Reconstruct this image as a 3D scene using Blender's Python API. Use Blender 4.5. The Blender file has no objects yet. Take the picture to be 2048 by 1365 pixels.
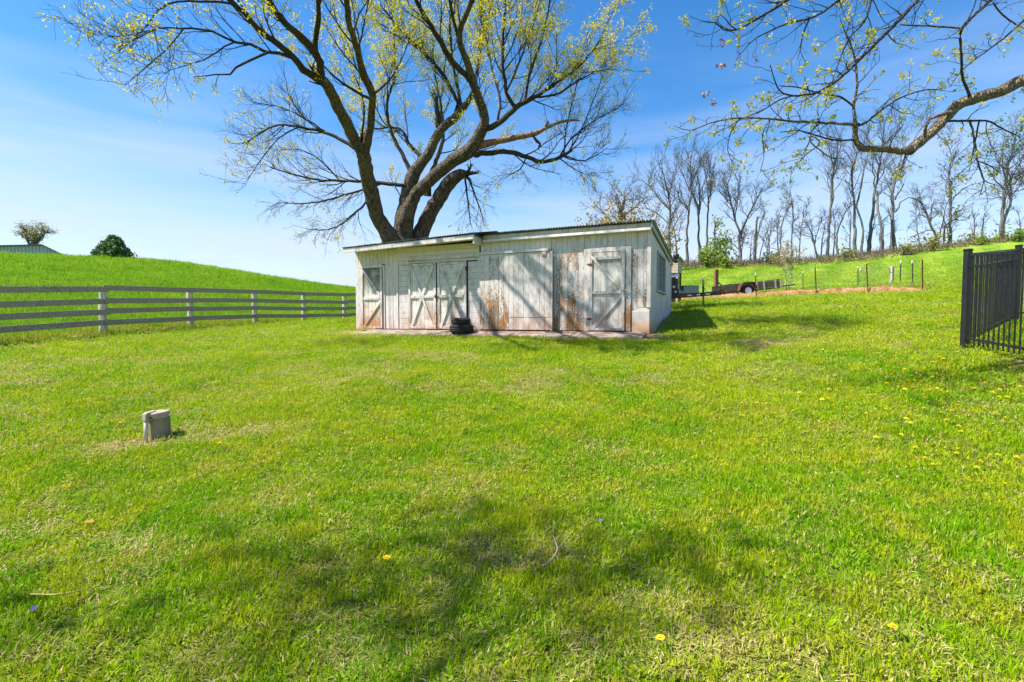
import bpy, math, random
import numpy as np
from mathutils import Vector, Matrix
C = bpy.context.scene
COL = C.collection
RNG = np.random.default_rng(7)
random.seed(7)
rad = math.radians

# ------------------------------------------------------------------ camera
PITCH = -rad(2.51); FPX = 970.0
cam_d = bpy.data.cameras.new('camera'); cam = bpy.data.objects.new('camera', cam_d); COL.objects.link(cam)
cam.location = (0, 0, 1.5); cam.rotation_euler = (rad(90) + PITCH, 0, 0)
cam_d.sensor_width = 36; cam_d.lens = FPX / 2048 * 36; cam_d.clip_end = 3000; cam_d.clip_start = 0.05
C.camera = cam
# ------------------------------------------------------------------ light
SUN = Vector((-1.653, -0.356, 2.46)).normalized()
SUN_EL = math.asin(SUN.z); SUN_AZ = math.atan2(SUN.x, SUN.y)      # azimuth from +Y towards +X
sd = bpy.data.lights.new('sun', 'SUN'); so = bpy.data.objects.new('sun', sd); COL.objects.link(so)
sd.energy = 5.0; sd.angle = rad(0.6); sd.color = (1.0, 0.95, 0.86)
so.rotation_euler = SUN.to_track_quat('Z', 'Y').to_euler(); so.location = SUN * 60
W = bpy.data.worlds.new('World'); C.world = W; W.use_nodes = True
def sky_world():
    t = W.node_tree; t.nodes.clear()
    out = t.nodes.new('ShaderNodeOutputWorld'); bg = t.nodes.new('ShaderNodeBackground')
    sky = t.nodes.new('ShaderNodeTexSky'); sky.sky_type = 'NISHITA'; sky.sun_disc = False
    sky.sun_elevation = SUN_EL; sky.sun_rotation = SUN_AZ; sky.air_density = 1.0; sky.dust_density = 0.3; sky.ozone_density = 2.0
    tc = t.nodes.new('ShaderNodeTexCoord'); sx = t.nodes.new('ShaderNodeSeparateXYZ'); t.links.new(tc.outputs['Generated'], sx.inputs[0])
    hs = t.nodes.new('ShaderNodeHueSaturation'); hs.inputs['Hue'].default_value = 0.502; hs.inputs['Saturation'].default_value = 1.36; hs.inputs['Value'].default_value = 2.12
    t.links.new(sky.outputs[0], hs.inputs['Color'])
    # thin high cloud: denser towards the horizon, in long soft streaks
    mp = t.nodes.new('ShaderNodeMapping'); mp.inputs['Scale'].default_value = (1.4, 1.4, 11); t.links.new(tc.outputs['Generated'], mp.inputs[0])
    nz = t.nodes.new('ShaderNodeTexNoise'); nz.inputs['Scale'].default_value = 1.6; nz.inputs['Detail'].default_value = 6; nz.inputs['Distortion'].default_value = 0.5
    t.links.new(mp.outputs[0], nz.inputs['Vector'])
    r1 = t.nodes.new('ShaderNodeMapRange'); r1.interpolation_type = 'SMOOTHSTEP'
    for i, v in ((1, 0.45), (2, 0.0), (3, 0.0), (4, 0.86)): r1.inputs[i].default_value = v
    t.links.new(sx.outputs[2], r1.inputs[0])
    r2 = t.nodes.new('ShaderNodeMapRange')
    for i, v in ((1, 0.3), (2, 0.7), (3, -0.22), (4, 0.26)): r2.inputs[i].default_value = v
    t.links.new(nz.outputs[0], r2.inputs[0])
    w = t.nodes.new('ShaderNodeMapRange'); w.interpolation_type = 'SMOOTHSTEP'
    for i, v in ((1, 0.52), (2, 0.22), (3, 0.0), (4, 1.0)): w.inputs[i].default_value = v
    t.links.new(sx.outputs[2], w.inputs[0])
    m0 = t.nodes.new('ShaderNodeMath'); m0.operation = 'MULTIPLY'; t.links.new(r2.outputs[0], m0.inputs[0]); t.links.new(w.outputs[0], m0.inputs[1])
    m = t.nodes.new('ShaderNodeMath'); m.operation = 'ADD'; m.use_clamp = True; t.links.new(r1.outputs[0], m.inputs[0]); t.links.new(m0.outputs[0], m.inputs[1])
    mx = t.nodes.new('ShaderNodeMix'); mx.data_type = 'RGBA'; t.links.new(m.outputs[0], mx.inputs[0])
    t.links.new(hs.outputs[0], mx.inputs[6]); mx.inputs[7].default_value = (7.3, 8.1, 9.5, 1)
    t.links.new(mx.outputs[2], bg.inputs[0]); bg.inputs[1].default_value = 0.054
    t.links.new(bg.outputs[0], out.inputs[0])
sky_world()
C.view_settings.view_transform = 'Standard'; C.view_settings.look = 'None'; C.view_settings.gamma = 1; C.view_settings.use_curve_mapping = False
C.view_settings.exposure = 1.02
C.cycles.max_bounces = 8; C.cycles.transparent_max_bounces = 8; C.cycles.use_denoising = True; C.cycles.caustics_reflective = False; C.cycles.caustics_refractive = False

# ------------------------------------------------------------------ measuring: a pixel of the 2048 x 1365 photograph to a place at depth Y
FWD = np.array([0, math.cos(PITCH), math.sin(PITCH)]); UPV = np.array([0, -math.sin(PITCH), math.cos(PITCH)]); CAM = np.array([0, 0, 1.5])
def ray(px, py): return np.array([1., 0, 0]) * (px - 1024) / FPX + UPV * (682.5 - py) / FPX + FWD
def at(px, py, Y):
    d = ray(px, py); return CAM + d * Y / d[1]

# ------------------------------------------------------------------ terrain
CTRL = np.array([(0,0,0),(0,3,.27),(-3.27,4.45,.41),(3,4,.50),(0,8,.80),(-5,8,.70),(4.5,8,1.0),(6.35,6.8,1.09),(6.1,5.8,.98),(9.17,8.84,1.45),(8,2,.75),(12,9,1.75),
 (2.9,10.6,1.02),(-5.0,14.3,1.05),(-1.3,12.1,1.02),(5.0,15.5,1.70),(6.5,16.5,1.89),(-2,18,1.75),(-4.5,19.5,1.75),(1.5,17.5,1.75),
 (-12.2,11.6,.95),(-11.5,13.7,1.11),(-11.1,16.8,1.26),(-10.6,20,1.40),(-9.2,21.4,1.39),(-7.9,22.9,1.40),(-8,11,.88),(-8,16,1.15),
 (15.65,18.5,2.60),(11.9,23.7,2.60),(8.8,26.7,2.60),(17,22.4,3.03),(21,28,3.4),(14.5,27,3.0),(12,29,3.0),(5,28,2.7),
 (19.4,50,7.15),(27,50,7.35),(35,50,8.0),(41,47,8.5),(47,46,8.9),(60,45,9.8),(10,50,6.6),(0,46,5.0),(-8,40,3.4),
 (29,37,5.3),(20,36,4.7),(34,30,5.2),(20,70,5.2),(40,72,6.2),(62,65,7.5),(20,10,2.5),(30,20,4.0),(0,75,3),(45,30,6.4),
 (-63,60,8.9),(-41,60,8.35),(-20,60,5.3),(-13,47,3.9),(-30,36,4.5),(-50,40,6.4),(-20,30,3.0),(-16,19,1.75),(-25,22,2.7),(-22,12,1.7),(-40,25,4.3),
 (-60,92,5),(-30,92,2.5),(-90,70,7),(0,-20,-1.6),(-20,-10,-.6),(20,-10,.3),(-20,3,.7),(25,0,1.6),(-60,0,2),(60,10,4)], float)
def tps_fit(P, lam=0.02):
    n = len(P); xy = P[:, :2] / 20.0
    d2 = ((xy[:, None] - xy[None]) ** 2).sum(-1)
    K = np.where(d2 > 0, 0.5 * d2 * np.log(d2 + 1e-12), 0) + lam * np.eye(n) * 0.01
    Q = np.c_[np.ones(n), xy]; A = np.block([[K, Q], [Q.T, np.zeros((3, 3))]])
    s = np.linalg.solve(A, np.r_[P[:, 2], np.zeros(3)]); return xy, s[:n], s[n:]
TPS = tps_fit(CTRL)
def terr(x, y):
    x = np.asarray(x, float); y = np.asarray(y, float); sh = x.shape
    q = np.c_[x.ravel(), y.ravel()] / 20.0
    out = np.empty(len(q))
    for i in range(0, len(q), 20000):
        b = q[i:i + 20000]; d2 = ((b[:, None] - TPS[0][None]) ** 2).sum(-1)
        out[i:i + 20000] = (0.5 * d2 * np.log(d2 + 1e-12)) @ TPS[1] + TPS[2][0] + b @ TPS[2][1:]
    r = np.hypot(q[:, 0] * 20, q[:, 1] * 20 - 20)
    k = np.clip((r - 62) / 60, 0, 1); k = k * k * (3 - 2 * k)
    out = out * (1 - k) + 0.5 * k
    bx, by = q[:, 0] * 20, q[:, 1] * 20
    bump = 0.018 * np.sin(bx * 2.1 + 1.3 * np.sin(by * 1.7)) + 0.014 * np.sin(by * 2.9 + 1.1 * np.sin(bx * 2.3)) + 0.01 * np.sin(bx * 5.1 + by * 3.7)
    out += bump * np.clip(1 - (r - 40) / 40, 0, 1)
    # the pad the shed stands on is level
    X = (bx + 4.83) * .91246 - (by - 15.133) * .40917; Yy = (bx + 4.83) * .40917 + (by - 15.133) * .91246
    e = np.maximum(np.maximum(np.maximum(-X - .3, X - 8.9), np.maximum(-.78 - Yy, Yy - 0.6)), 0)
    k2 = np.clip(1 - e / 0.7, 0, 1); k2 = k2 * k2 * (3 - 2 * k2)
    out = out * (1 - k2) + (1.165 + .17 * np.clip(Yy, -.8, 0)) * k2
    return out.reshape(sh)
def tz(x, y): return float(terr(np.array([x]), np.array([y]))[0])
def ground_at(px, py):
    d = ray(px, py); Y = np.concatenate([np.linspace(1.2, 20, 900), np.linspace(20.05, 80, 1200)])
    P = CAM + d[None] * (Y / d[1])[:, None]; h = P[:, 2] - terr(P[:, 0], P[:, 1])
    i = int(np.argmax(h < 0)); return P[i] if h[i] < 0 else P[-1]

# ------------------------------------------------------------------ tagging
def tag(o, label=None, cat=None, group=None, kind=None):
    if label: o['label'] = label
    if cat: o['category'] = cat
    if group: o['group'] = group
    if kind: o['kind'] = kind
    return o
def empty(name, loc, rz=0, label=None, cat=None, group=None, kind=None):
    o = bpy.data.objects.new(name, None); COL.objects.link(o); o.location = loc; o.rotation_euler = (0, 0, rz); o.empty_display_size = .2
    return tag(o, label, cat, group, kind)

# ------------------------------------------------------------------ mesh building
class MB:
    def __init__(s): s.v = []; s.f = []
    def add(s, v, f):
        n = len(s.v); s.v += [tuple(map(float, p)) for p in v]; s.f += [tuple(i + n for i in q) for q in f]; return s
    def box(s, x0, x1, y0, y1, z0, z1):
        v = [(x0,y0,z0),(x1,y0,z0),(x1,y1,z0),(x0,y1,z0),(x0,y0,z1),(x1,y0,z1),(x1,y1,z1),(x0,y1,z1)]
        return s.add(v, [(0,3,2,1),(4,5,6,7),(0,1,5,4),(1,2,6,5),(2,3,7,6),(3,0,4,7)])
    def hexa(s, lo, hi):   # lower quad, upper quad, both counter-clockwise from above
        return s.add(list(lo) + list(hi), [(0,3,2,1),(4,5,6,7),(0,1,5,4),(1,2,6,5),(2,3,7,6),(3,0,4,7)])
    def beam(s, p0, p1, w, h, up=(0, 0, 1)):
        p0 = Vector(p0); p1 = Vector(p1); d = (p1 - p0).normalized(); u = Vector(up)
        a = d.cross(u).normalized() * w / 2; b = a.cross(d).normalized() * h / 2
        c = [a * i + b * j for i, j in ((-1,-1),(1,-1),(1,1),(-1,1))]
        return s.add([p0 + q for q in c] + [p1 + q for q in c], [(0,3,2,1),(4,5,6,7),(0,1,5,4),(1,2,6,5),(2,3,7,6),(3,0,4,7)])
    def tube(s, pts, r, n=8, cap=True):
        pts = [Vector(p) for p in pts]; m = len(pts); rr = r if hasattr(r, '__len__') else [r] * m
        v = []; ref = None
        for i, p in enumerate(pts):
            t = (pts[min(i + 1, m - 1)] - pts[max(i - 1, 0)]).normalized()
            if ref is None: ref = Vector((0, 0, 1)) if abs(t.z) < .9 else Vector((1, 0, 0))
            a = t.cross(ref).normalized(); b = t.cross(a).normalized(); ref = -b if False else ref
            for k in range(n):
                an = 2 * math.pi * k / n; v.append(p + (a * math.cos(an) + b * math.sin(an)) * rr[i])
        f = [(i*n+k, i*n+(k+1)%n, (i+1)*n+(k+1)%n, (i+1)*n+k) for i in range(m-1) for k in range(n)]
        if cap: f += [tuple(range(n-1, -1, -1)), tuple((m-1)*n + k for k in range(n))]
        return s.add(v, f)
    def lathe(s, prof, n=24, c=(0, 0, 0), axis='z'):
        v = []
        for r, z in prof:
            for k in range(n):
                a = 2 * math.pi * k / n; x, y = r * math.cos(a), r * math.sin(a)
                p = (x, y, z) if axis == 'z' else (x, z, y)
                v.append((p[0] + c[0], p[1] + c[1], p[2] + c[2]))
        m = len(prof)
        f = [(i*n+k, i*n+(k+1)%n, (i+1)*n+(k+1)%n, (i+1)*n+k) for i in range(m-1) for k in range(n)]
        f += [tuple(range(n-1, -1, -1)), tuple((m-1)*n + k for k in range(n))]
        if axis != 'z': f = [q[::-1] for q in f]
        return s.add(v, f)
    def build(s, name, mat, parent=None, smooth=False, bevel=0, **props):
        me = bpy.data.meshes.new(name); me.from_pydata(s.v, [], s.f); me.update()
        o = bpy.data.objects.new(name, me); COL.objects.link(o)
        if mat: me.materials.append(mat)
        if smooth: me.polygons.foreach_set('use_smooth', [True] * len(me.polygons))
        if bevel:
            b = o.modifiers.new('edge', 'BEVEL'); b.width = bevel; b.segments = 1; b.limit_method = 'ANGLE'
        if parent: o.parent = parent
        for k, v in props.items(): o[k] = v
        return o
def np_mesh(name, V, F, mat, parent=None, smooth=True, mats=None, mat_idx=None):
    me = bpy.data.meshes.new(name); V = np.asarray(V, np.float32); F = np.asarray(F, np.int32); k = F.shape[1]
    me.vertices.add(len(V)); me.vertices.foreach_set('co', V.ravel())
    me.loops.add(F.size); me.loops.foreach_set('vertex_index', F.ravel())
    me.polygons.add(len(F)); me.polygons.foreach_set('loop_start', np.arange(0, F.size, k, dtype=np.int32)); me.polygons.foreach_set('loop_total', np.full(len(F), k, np.int32))
    me.polygons.foreach_set('use_smooth', np.full(len(F), smooth))
    for m in (mats or [mat]): me.materials.append(m)
    if mat_idx is not None: me.polygons.foreach_set('material_index', np.asarray(mat_idx, np.int32))
    me.update(calc_edges=True); me.validate()
    o = bpy.data.objects.new(name, me); COL.objects.link(o)
    if parent: o.parent = parent
    return o

# ------------------------------------------------------------------ materials
def newmat(name):
    m = bpy.data.materials.new(name); m.use_nodes = True; t = m.node_tree; t.nodes.clear()
    return m, t
def nd(t, ty, ins=None, **at_):
    n = t.nodes.new(ty)
    for k, v in at_.items(): setattr(n, k, v)
    for k, v in (ins or {}).items():
        s = n.inputs[k]
        if hasattr(v, 'is_linked'): t.links.new(v, s)
        else: s.default_value = v
    return n
def col(c): return (c[0], c[1], c[2], 1)
def mixc(t, f, a, b, blend='MIX'):
    n = nd(t, 'ShaderNodeMix', data_type='RGBA', blend_type=blend)
    for i, v in ((0, f), (6, a), (7, b)):
        if hasattr(v, 'is_linked'): t.links.new(v, n.inputs[i])
        else: n.inputs[i].default_value = col(v) if i else v
    return n.outputs[2]
def noise(t, vec, scale, detail=4, rough=.55, dist=0):
    return nd(t, 'ShaderNodeTexNoise', {'Vector': vec, 'Scale': scale, 'Detail': detail, 'Roughness': rough, 'Distortion': dist}).outputs[0]
def rng_(t, v, a, b, c=0., d=1., smooth=True):
    return nd(t, 'ShaderNodeMapRange', {0: v, 1: a, 2: b, 3: c, 4: d}, interpolation_type='SMOOTHSTEP' if smooth else 'LINEAR').outputs[0]
def ma(t, op, a, b=0., clamp=False):
    n = nd(t, 'ShaderNodeMath', {0: a, 1: b}, operation=op); n.use_clamp = clamp; return n.outputs[0]
def scaled(t, vec, s): return nd(t, 'ShaderNodeMapping', {'Vector': vec, 'Scale': s}).outputs[0]
def wpos(t): return nd(t, 'ShaderNodeNewGeometry').outputs['Position']
def opos(t): return nd(t, 'ShaderNodeTexCoord').outputs['Object']
def finish(t, color, rough=.8, bump=None, bstr=.3, bdist=.01, metal=0., spec=.3, trans=None):
    out = nd(t, 'ShaderNodeOutputMaterial')
    ins = {'Base Color': color if hasattr(color, 'is_linked') else col(color), 'Roughness': rough, 'Metallic': metal, 'Specular IOR Level': spec}
    if bump is not None:
        b = nd(t, 'ShaderNodeBump', {'Height': bump, 'Strength': bstr, 'Distance': bdist}); ins['Normal'] = b.outputs[0]
    p = nd(t, 'ShaderNodeBsdfPrincipled', ins); sh = p.outputs[0]
    if trans:
        tr = nd(t, 'ShaderNodeBsdfTranslucent', {'Color': color if hasattr(color, 'is_linked') else col(color)})
        mx = nd(t, 'ShaderNodeMixShader', {0: trans, 1: sh, 2: tr.outputs[0]}); sh = mx.outputs[0]
    t.links.new(sh, out.inputs[0])
def simple(name, c1, c2, scale=8, rough=.8, stretch=(1,1,1), bump=.2, metal=0., spec=.3, space='o', det=5):
    m, t = newmat(name); v = scaled(t, opos(t) if space == 'o' else wpos(t), stretch)
    n = noise(t, v, scale, det, .6); f = rng_(t, n, .3, .7)
    finish(t, mixc(t, f, c1, c2), rough, n, bump, .01, metal, spec); return m
def attr(t, name): return nd(t, 'ShaderNodeAttribute', attribute_type='OBJECT', attribute_name=name).outputs['Fac']

def mat_paint(name, base=(.68,.62,.595), vertical=True):
    """old white paint over boards: chips and flakes to brown wood, grime, clay splashed on from the ground"""
    m, t = newmat(name); P = opos(t)
    st = (1, 1, .28) if vertical else (.28, 1, 1)
    v = scaled(t, P, st)
    fl = noise(t, v, 56, 5, .72); big = noise(t, scaled(t, P, (2.6, 1, .7) if vertical else (.7, 1, 2.6)), 1.7, 3, .6)
    z = nd(t, 'ShaderNodeSeparateXYZ', {0: P}).outputs[2]
    low = ma(t, 'MULTIPLY', attr(t, 'peel_low'), rng_(t, z, 1.35, .25))
    top = rng_(t, z, 2.15, 1.9)
    pe = ma(t, 'ADD', ma(t, 'MULTIPLY', attr(t, 'peel'), top), low)
    s = ma(t, 'ADD', fl, ma(t, 'MULTIPLY', ma(t, 'SUBTRACT', big, .5), .75))
    th = ma(t, 'SUBTRACT', .86, ma(t, 'MULTIPLY', pe, .50))
    mask = rng_(t, ma(t, 'SUBTRACT', s, th), -.012, .03)
    g1 = noise(t, scaled(t, P, (3, 3, .8)), 2.2, 6, .7); g2 = noise(t, scaled(t, P, (14, 14, 2.5)), 3, 5, .7)
    grime = ma(t, 'MULTIPLY', rng_(t, ma(t, 'ADD', ma(t, 'MULTIPLY', g1, .6), ma(t, 'MULTIPLY', g2, .5)), .46, .76), attr(t, 'grime'))
    c = mixc(t, grime, base, (.25, .215, .18))
    bd = ma(t, 'MULTIPLY', ma(t, 'MULTIPLY', rng_(t, z, .75, -.05), rng_(t, g1, .25, .65)), attr(t, 'clay'))
    c = mixc(t, bd, c, (.50, .26, .145))
    wood = mixc(t, rng_(t, noise(t, v, 18, 4, .6), .3, .7), (.20, .085, .028), (.46, .24, .085))
    wood = mixc(t, rng_(t, big, .35, .6), (.20, .16, .125), wood)
    c = mixc(t, mask, c, wood)
    h = ma(t, 'SUBTRACT', ma(t, 'MULTIPLY', fl, .4), mask)
    finish(t, c, rng_(t, mask, 0, 1, .55, .9), h, .35, .006, 0, .3); return m
M = {}
M['paint'] = mat_paint('old_white_paint'); M['paint_h'] = mat_paint('old_white_paint_across', vertical=False)
M['dark'] = simple('shed_dark', (.02,.018,.016), (.05,.045,.04))
M['ply'] = None
def mat_door():
    m, t = newmat('mildewed_door_paint'); P = opos(t)
    n1 = noise(t, scaled(t, P, (1, 1, .8)), 2.4, 6, .65, .4); n2 = noise(t, scaled(t, P, (6, 6, 1)), 5, 6, .7); z = nd(t, 'ShaderNodeSeparateXYZ', {0: P}).outputs[2]
    c = mixc(t, rng_(t, n1, .38, .72), (.74, .70, .645), (.36, .315, .265)); c = mixc(t, ma(t, 'MULTIPLY', rng_(t, n2, .5, .75), .7), c, (.20, .165, .13))
    zz = attr(t, 'mildew'); up = ma(t, 'MULTIPLY', ma(t, 'MULTIPLY', rng_(t, z, .95, 1.75), zz), rng_(t, n1, .2, .55))
    c = mixc(t, up, c, (.15, .13, .11))
    cl = ma(t, 'MULTIPLY', ma(t, 'MULTIPLY', rng_(t, z, 1.1, .0), rng_(t, n1, .25, .6)), attr(t, 'clay'))
    c = mixc(t, cl, c, (.44, .215, .11))
    finish(t, c, .8, n2, .25, .006); return m
M['door'] = mat_door()
M['concrete'] = None
def mat_concrete():
    m, t = newmat('stained_concrete'); P = opos(t)
    n1 = noise(t, P, 3.5, 8, .65); n2 = noise(t, P, 40, 4, .6); z = nd(t, 'ShaderNodeSeparateXYZ', {0: P}).outputs[2]
    c = mixc(t, rng_(t, n1, .3, .7), (.50, .46, .42), (.66, .60, .545)); c = mixc(t, ma(t, 'MULTIPLY', rng_(t, z, .42, .0), rng_(t, n1, .2, .55)), c, (.56, .29, .15))
    finish(t, c, .9, ma(t, 'ADD', n1, ma(t, 'MULTIPLY', n2, .4)), .4, .01); return m
M['concrete'] = mat_concrete()
M['slab'] = simple('clay_stained_slab', (.17,.115,.09), (.34,.265,.22), 5, .9, bump=.4, space='w')
M['tin'] = simple('dull_roof_tin', (.10,.115,.12), (.28,.30,.30), 6, .45, (1,.3,1), .1, .6, .5)
M['tarpaper'] = simple('black_flap', (.012,.012,.013), (.03,.03,.03), 9, .6)
M['fence_board'] = simple('silver_grey_board', (.20,.185,.155), (.39,.36,.305), 5, .9, (.35,4,9), .5, space='w')
M['fence_post'] = simple('pale_round_post', (.36,.335,.28), (.62,.60,.54), 7, .9, (4,4,.5), .6, space='w')
M['black_metal'] = simple('black_powder_coat', (.010,.010,.011), (.022,.022,.024), 12, .38, bump=.05, spec=.5)
M['rust_dark'] = simple('rusty_steel', (.075,.03,.018), (.17,.07,.035), 14, .85, bump=.3)
M['green_post'] = simple('green_painted_steel', (.018,.045,.035), (.04,.07,.055), 14, .6)
M['white_tip'] = simple('white_paint_tip', (.75,.75,.72), (.85,.85,.82), 10, .6)
M['galv'] = simple('galvanised_tube', (.42,.44,.45), (.62,.63,.63), 14, .35, bump=.05, metal=.7, spec=.5)
M['brown_post'] = simple('brown_timber', (.13,.065,.03), (.27,.15,.075), 6, .9, (4,4,.5), .4)
M['grey_post'] = simple('grey_timber', (.30,.26,.21), (.50,.45,.37), 6, .9, (4,4,.5), .4)
M['old_board'] = simple('dark_weathered_board', (.055,.045,.033), (.17,.145,.11), 5, .9, (.5,4,7), .5)
M['trailer_black'] = simple('trailer_black_paint', (.008,.008,.009), (.03,.027,.025), 10, .45, spec=.5)
M['toolbox_grey'] = simple('grey_steel_box', (.25,.28,.27), (.33,.36,.35), 8, .5)
M['red_tape'] = simple('red_reflective_tape', (.38,.02,.012), (.50,.04,.02), 20, .4)
M['white_tape'] = simple('white_reflective_tape', (.70,.70,.70), (.82,.82,.82), 20, .4)
M['rubber'] = simple('worn_rubber', (.012,.012,.013), (.032,.031,.030), 18, .75, bump=.2)
M['rim'] = simple('white_steel_rim', (.60,.60,.58), (.75,.75,.73), 9, .5)
M['hut_board'] = simple('hut_plank', (.36,.27,.19), (.58,.48,.37), 5, .9, (1,1,7), .4)
M['hut_grey'] = simple('hut_plank_grey', (.30,.31,.31), (.46,.47,.46), 5, .9, (1,1,7), .4)
M['glass'] = None
def mat_glass():
    m, t = newmat('dim_window_glass'); n = noise(t, opos(t), 3, 3)
    finish(t, mixc(t, n, (.05, .08, .09), (.12, .16, .17)), .12, None, spec=.6); return m
M['glass'] = mat_glass()
M['barn'] = simple('pale_teal_metal', (.28,.295,.345), (.34,.355,.41), 3, .5, spec=.4)
M['barn_trim'] = simple('barn_dark_trim', (.04,.05,.055), (.06,.07,.075), 5, .5)
M['casing'] = simple('weathered_casing', (.17,.135,.09), (.31,.25,.165), 12, .85, (1,1,.3), .4)
M['casing_cap'] = simple('well_cap_paint', (.33,.275,.20), (.43,.365,.275), 16, .8, bump=.3)
M['conduit'] = simple('pale_conduit', (.50,.46,.39), (.60,.56,.48), 14, .6)
def mat_bark(name, a, b, c, sc=9):
    m, t = newmat(name); P = opos(t)
    v = nd(t, 'ShaderNodeTexVoronoi', {'Vector': scaled(t, P, (1, 1, .22)), 'Scale': sc * 2.4}, feature='DISTANCE_TO_EDGE').outputs[0]
    n = noise(t, scaled(t, P, (1, 1, .3)), sc, 6, .7); g = noise(t, P, .9, 3)
    cc = mixc(t, rng_(t, n, .3, .7), a, b); cc = mixc(t, rng_(t, g, .52, .68), cc, c)
    finish(t, cc, .95, ma(t, 'ADD', n, ma(t, 'MULTIPLY', rng_(t, v, 0, .25), 1.3)), 1.0, .06); return m
M['bark'] = mat_bark('maple_bark', (.065,.052,.040), (.27,.215,.165), (.25,.215,.125))
M['bark_thin'] = mat_bark('maple_branch_bark', (.055,.044,.035), (.145,.115,.09), (.13,.11,.065), 14)
M['bark_near'] = mat_bark('near_branch_bark', (.22,.16,.105), (.46,.36,.25), (.32,.25,.16), 16)
M['twig'] = simple('thin_twig', (.035,.028,.025), (.075,.058,.046), 20, .9)
M['deadwood'] = simple('bare_dead_wood', (.17,.085,.05), (.34,.22,.145), 9, .9, (1,1,1), .5)
M['bark_far'] = simple('far_tree_bark', (.085,.078,.078), (.20,.18,.165), 3, .95, (1,1,.3), .5)
M['twig_far'] = simple('far_twigs', (.075,.07,.078), (.125,.115,.115), 2, .95)
M['brush'] = simple('dry_brush', (.10,.07,.045), (.26,.185,.115), 1.5, .95)
def mat_leaf(name, a, b, c, scale=1.3, tr=.45):
    m, t = newmat(name); P = wpos(t)
    n = noise(t, P, scale, 3); n2 = noise(t, P, scale * 9, 2)
    cc = mixc(t, rng_(t, n, .35, .65), a, b); cc = mixc(t, rng_(t, n2, .45, .7), cc, c)
    finish(t, cc, .6, None, spec=.25, trans=tr); return m
M['blossom'] = mat_leaf('yellow_green_blossom', (.70,.60,.03), (.50,.52,.035), (.76,.64,.05))
M['blossom_near'] = mat_leaf('near_blossom', (.60,.52,.03), (.30,.38,.05), (.66,.58,.06), 1.2)
M['leaf_pale'] = mat_leaf('pale_young_leaf', (.30,.30,.12), (.40,.33,.08), (.24,.27,.10), .8)
M['leaf_green'] = mat_leaf('fresh_green_leaf', (.17,.27,.035), (.36,.40,.045), (.11,.19,.035), .8)
M['leaf_tan'] = mat_leaf('tan_bud', (.40,.28,.09), (.47,.35,.11), (.30,.21,.09), .5)
M['needle'] = mat_leaf('conifer_needles', (.10,.18,.06), (.17,.26,.07), (.06,.12,.05), 1.2, .15)
M['ivy'] = mat_leaf('ivy_leaf', (.035,.085,.04), (.06,.12,.05), (.025,.06,.03), .8, .2)

def mown_zone(t):
    s = nd(t, 'ShaderNodeSeparateXYZ', {0: wpos(t)}); return ma(t, 'MULTIPLY', rng_(t, s.outputs[1], 17, 26), rng_(t, s.outputs[0], 3, 7))
def mown_colour(t):
    P = scaled(t, wpos(t), (1, 1, .2)); n1 = noise(t, P, .3, 4, .6); n2 = noise(t, P, 2.2, 5, .65); s = nd(t, 'ShaderNodeSeparateXYZ', {0: wpos(t)})
    u = ma(t, 'ADD', ma(t, 'MULTIPLY', s.outputs[0], .78), ma(t, 'MULTIPLY', s.outputs[1], -.62)); wv = ma(t, 'SINE', ma(t, 'ADD', ma(t, 'MULTIPLY', u, 2.6), ma(t, 'MULTIPLY', n1, 5)))
    c = mixc(t, rng_(t, wv, -.7, .7), (.125, .255, .014), (.215, .33, .026)); c = mixc(t, ma(t, 'MULTIPLY', rng_(t, n2, .4, .68), .6), c, (.28, .345, .05)); return mixc(t, ma(t, 'MULTIPLY', rng_(t, n1, .5, .68), .5), c, (.11, .225, .02))
def mat_ground():
    m, t = newmat('turf_and_soil'); P = wpos(t); P2 = scaled(t, P, (1, 1, .2))
    at_s = nd(t, 'ShaderNodeAttribute', attribute_name='soil').outputs['Fac']; at_f = nd(t, 'ShaderNodeAttribute', attribute_name='field').outputs['Fac']; at_m = nd(t, 'ShaderNodeAttribute', attribute_name='mown').outputs['Fac']
    n1 = noise(t, P2, .55, 4, .6); n2 = noise(t, P2, 4.5, 5, .65); n3 = noise(t, P2, 45, 4, .7); n4 = noise(t, scaled(t, P, (1, .45, .2)), 9, 5, .75)
    g = mixc(t, rng_(t, n1, .35, .65), (.13, .19, .012), (.27, .25, .06))
    g = mixc(t, rng_(t, n2, .35, .7), g, (.13, .20, .022)); g = mixc(t, ma(t, 'MULTIPLY', rng_(t, n3, .42, .75), .6), g, (.32, .27, .09))
    fld = mixc(t, rng_(t, n4, .3, .7), (.085, .22, .012), (.19, .34, .022)); g = mixc(t, at_f, g, fld)
    g = mixc(t, at_m, g, mown_colour(t))
    so_ = mixc(t, rng_(t, n2, .3, .7), (.30, .17, .085), (.46, .33, .18)); so_ = mixc(t, rng_(t, n3, .45, .7), so_, (.20, .13, .06))
    f = rng_(t, ma(t, 'ADD', at_s, ma(t, 'MULTIPLY', ma(t, 'SUBTRACT', n2, .5), .9)), .35, .75)
    c = mixc(t, f, g, so_)
    finish(t, c, .95, ma(t, 'ADD', n3, ma(t, 'MULTIPLY', n4, 1.2)), .8, .05, 0, .1); return m
M['ground'] = mat_ground()
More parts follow.
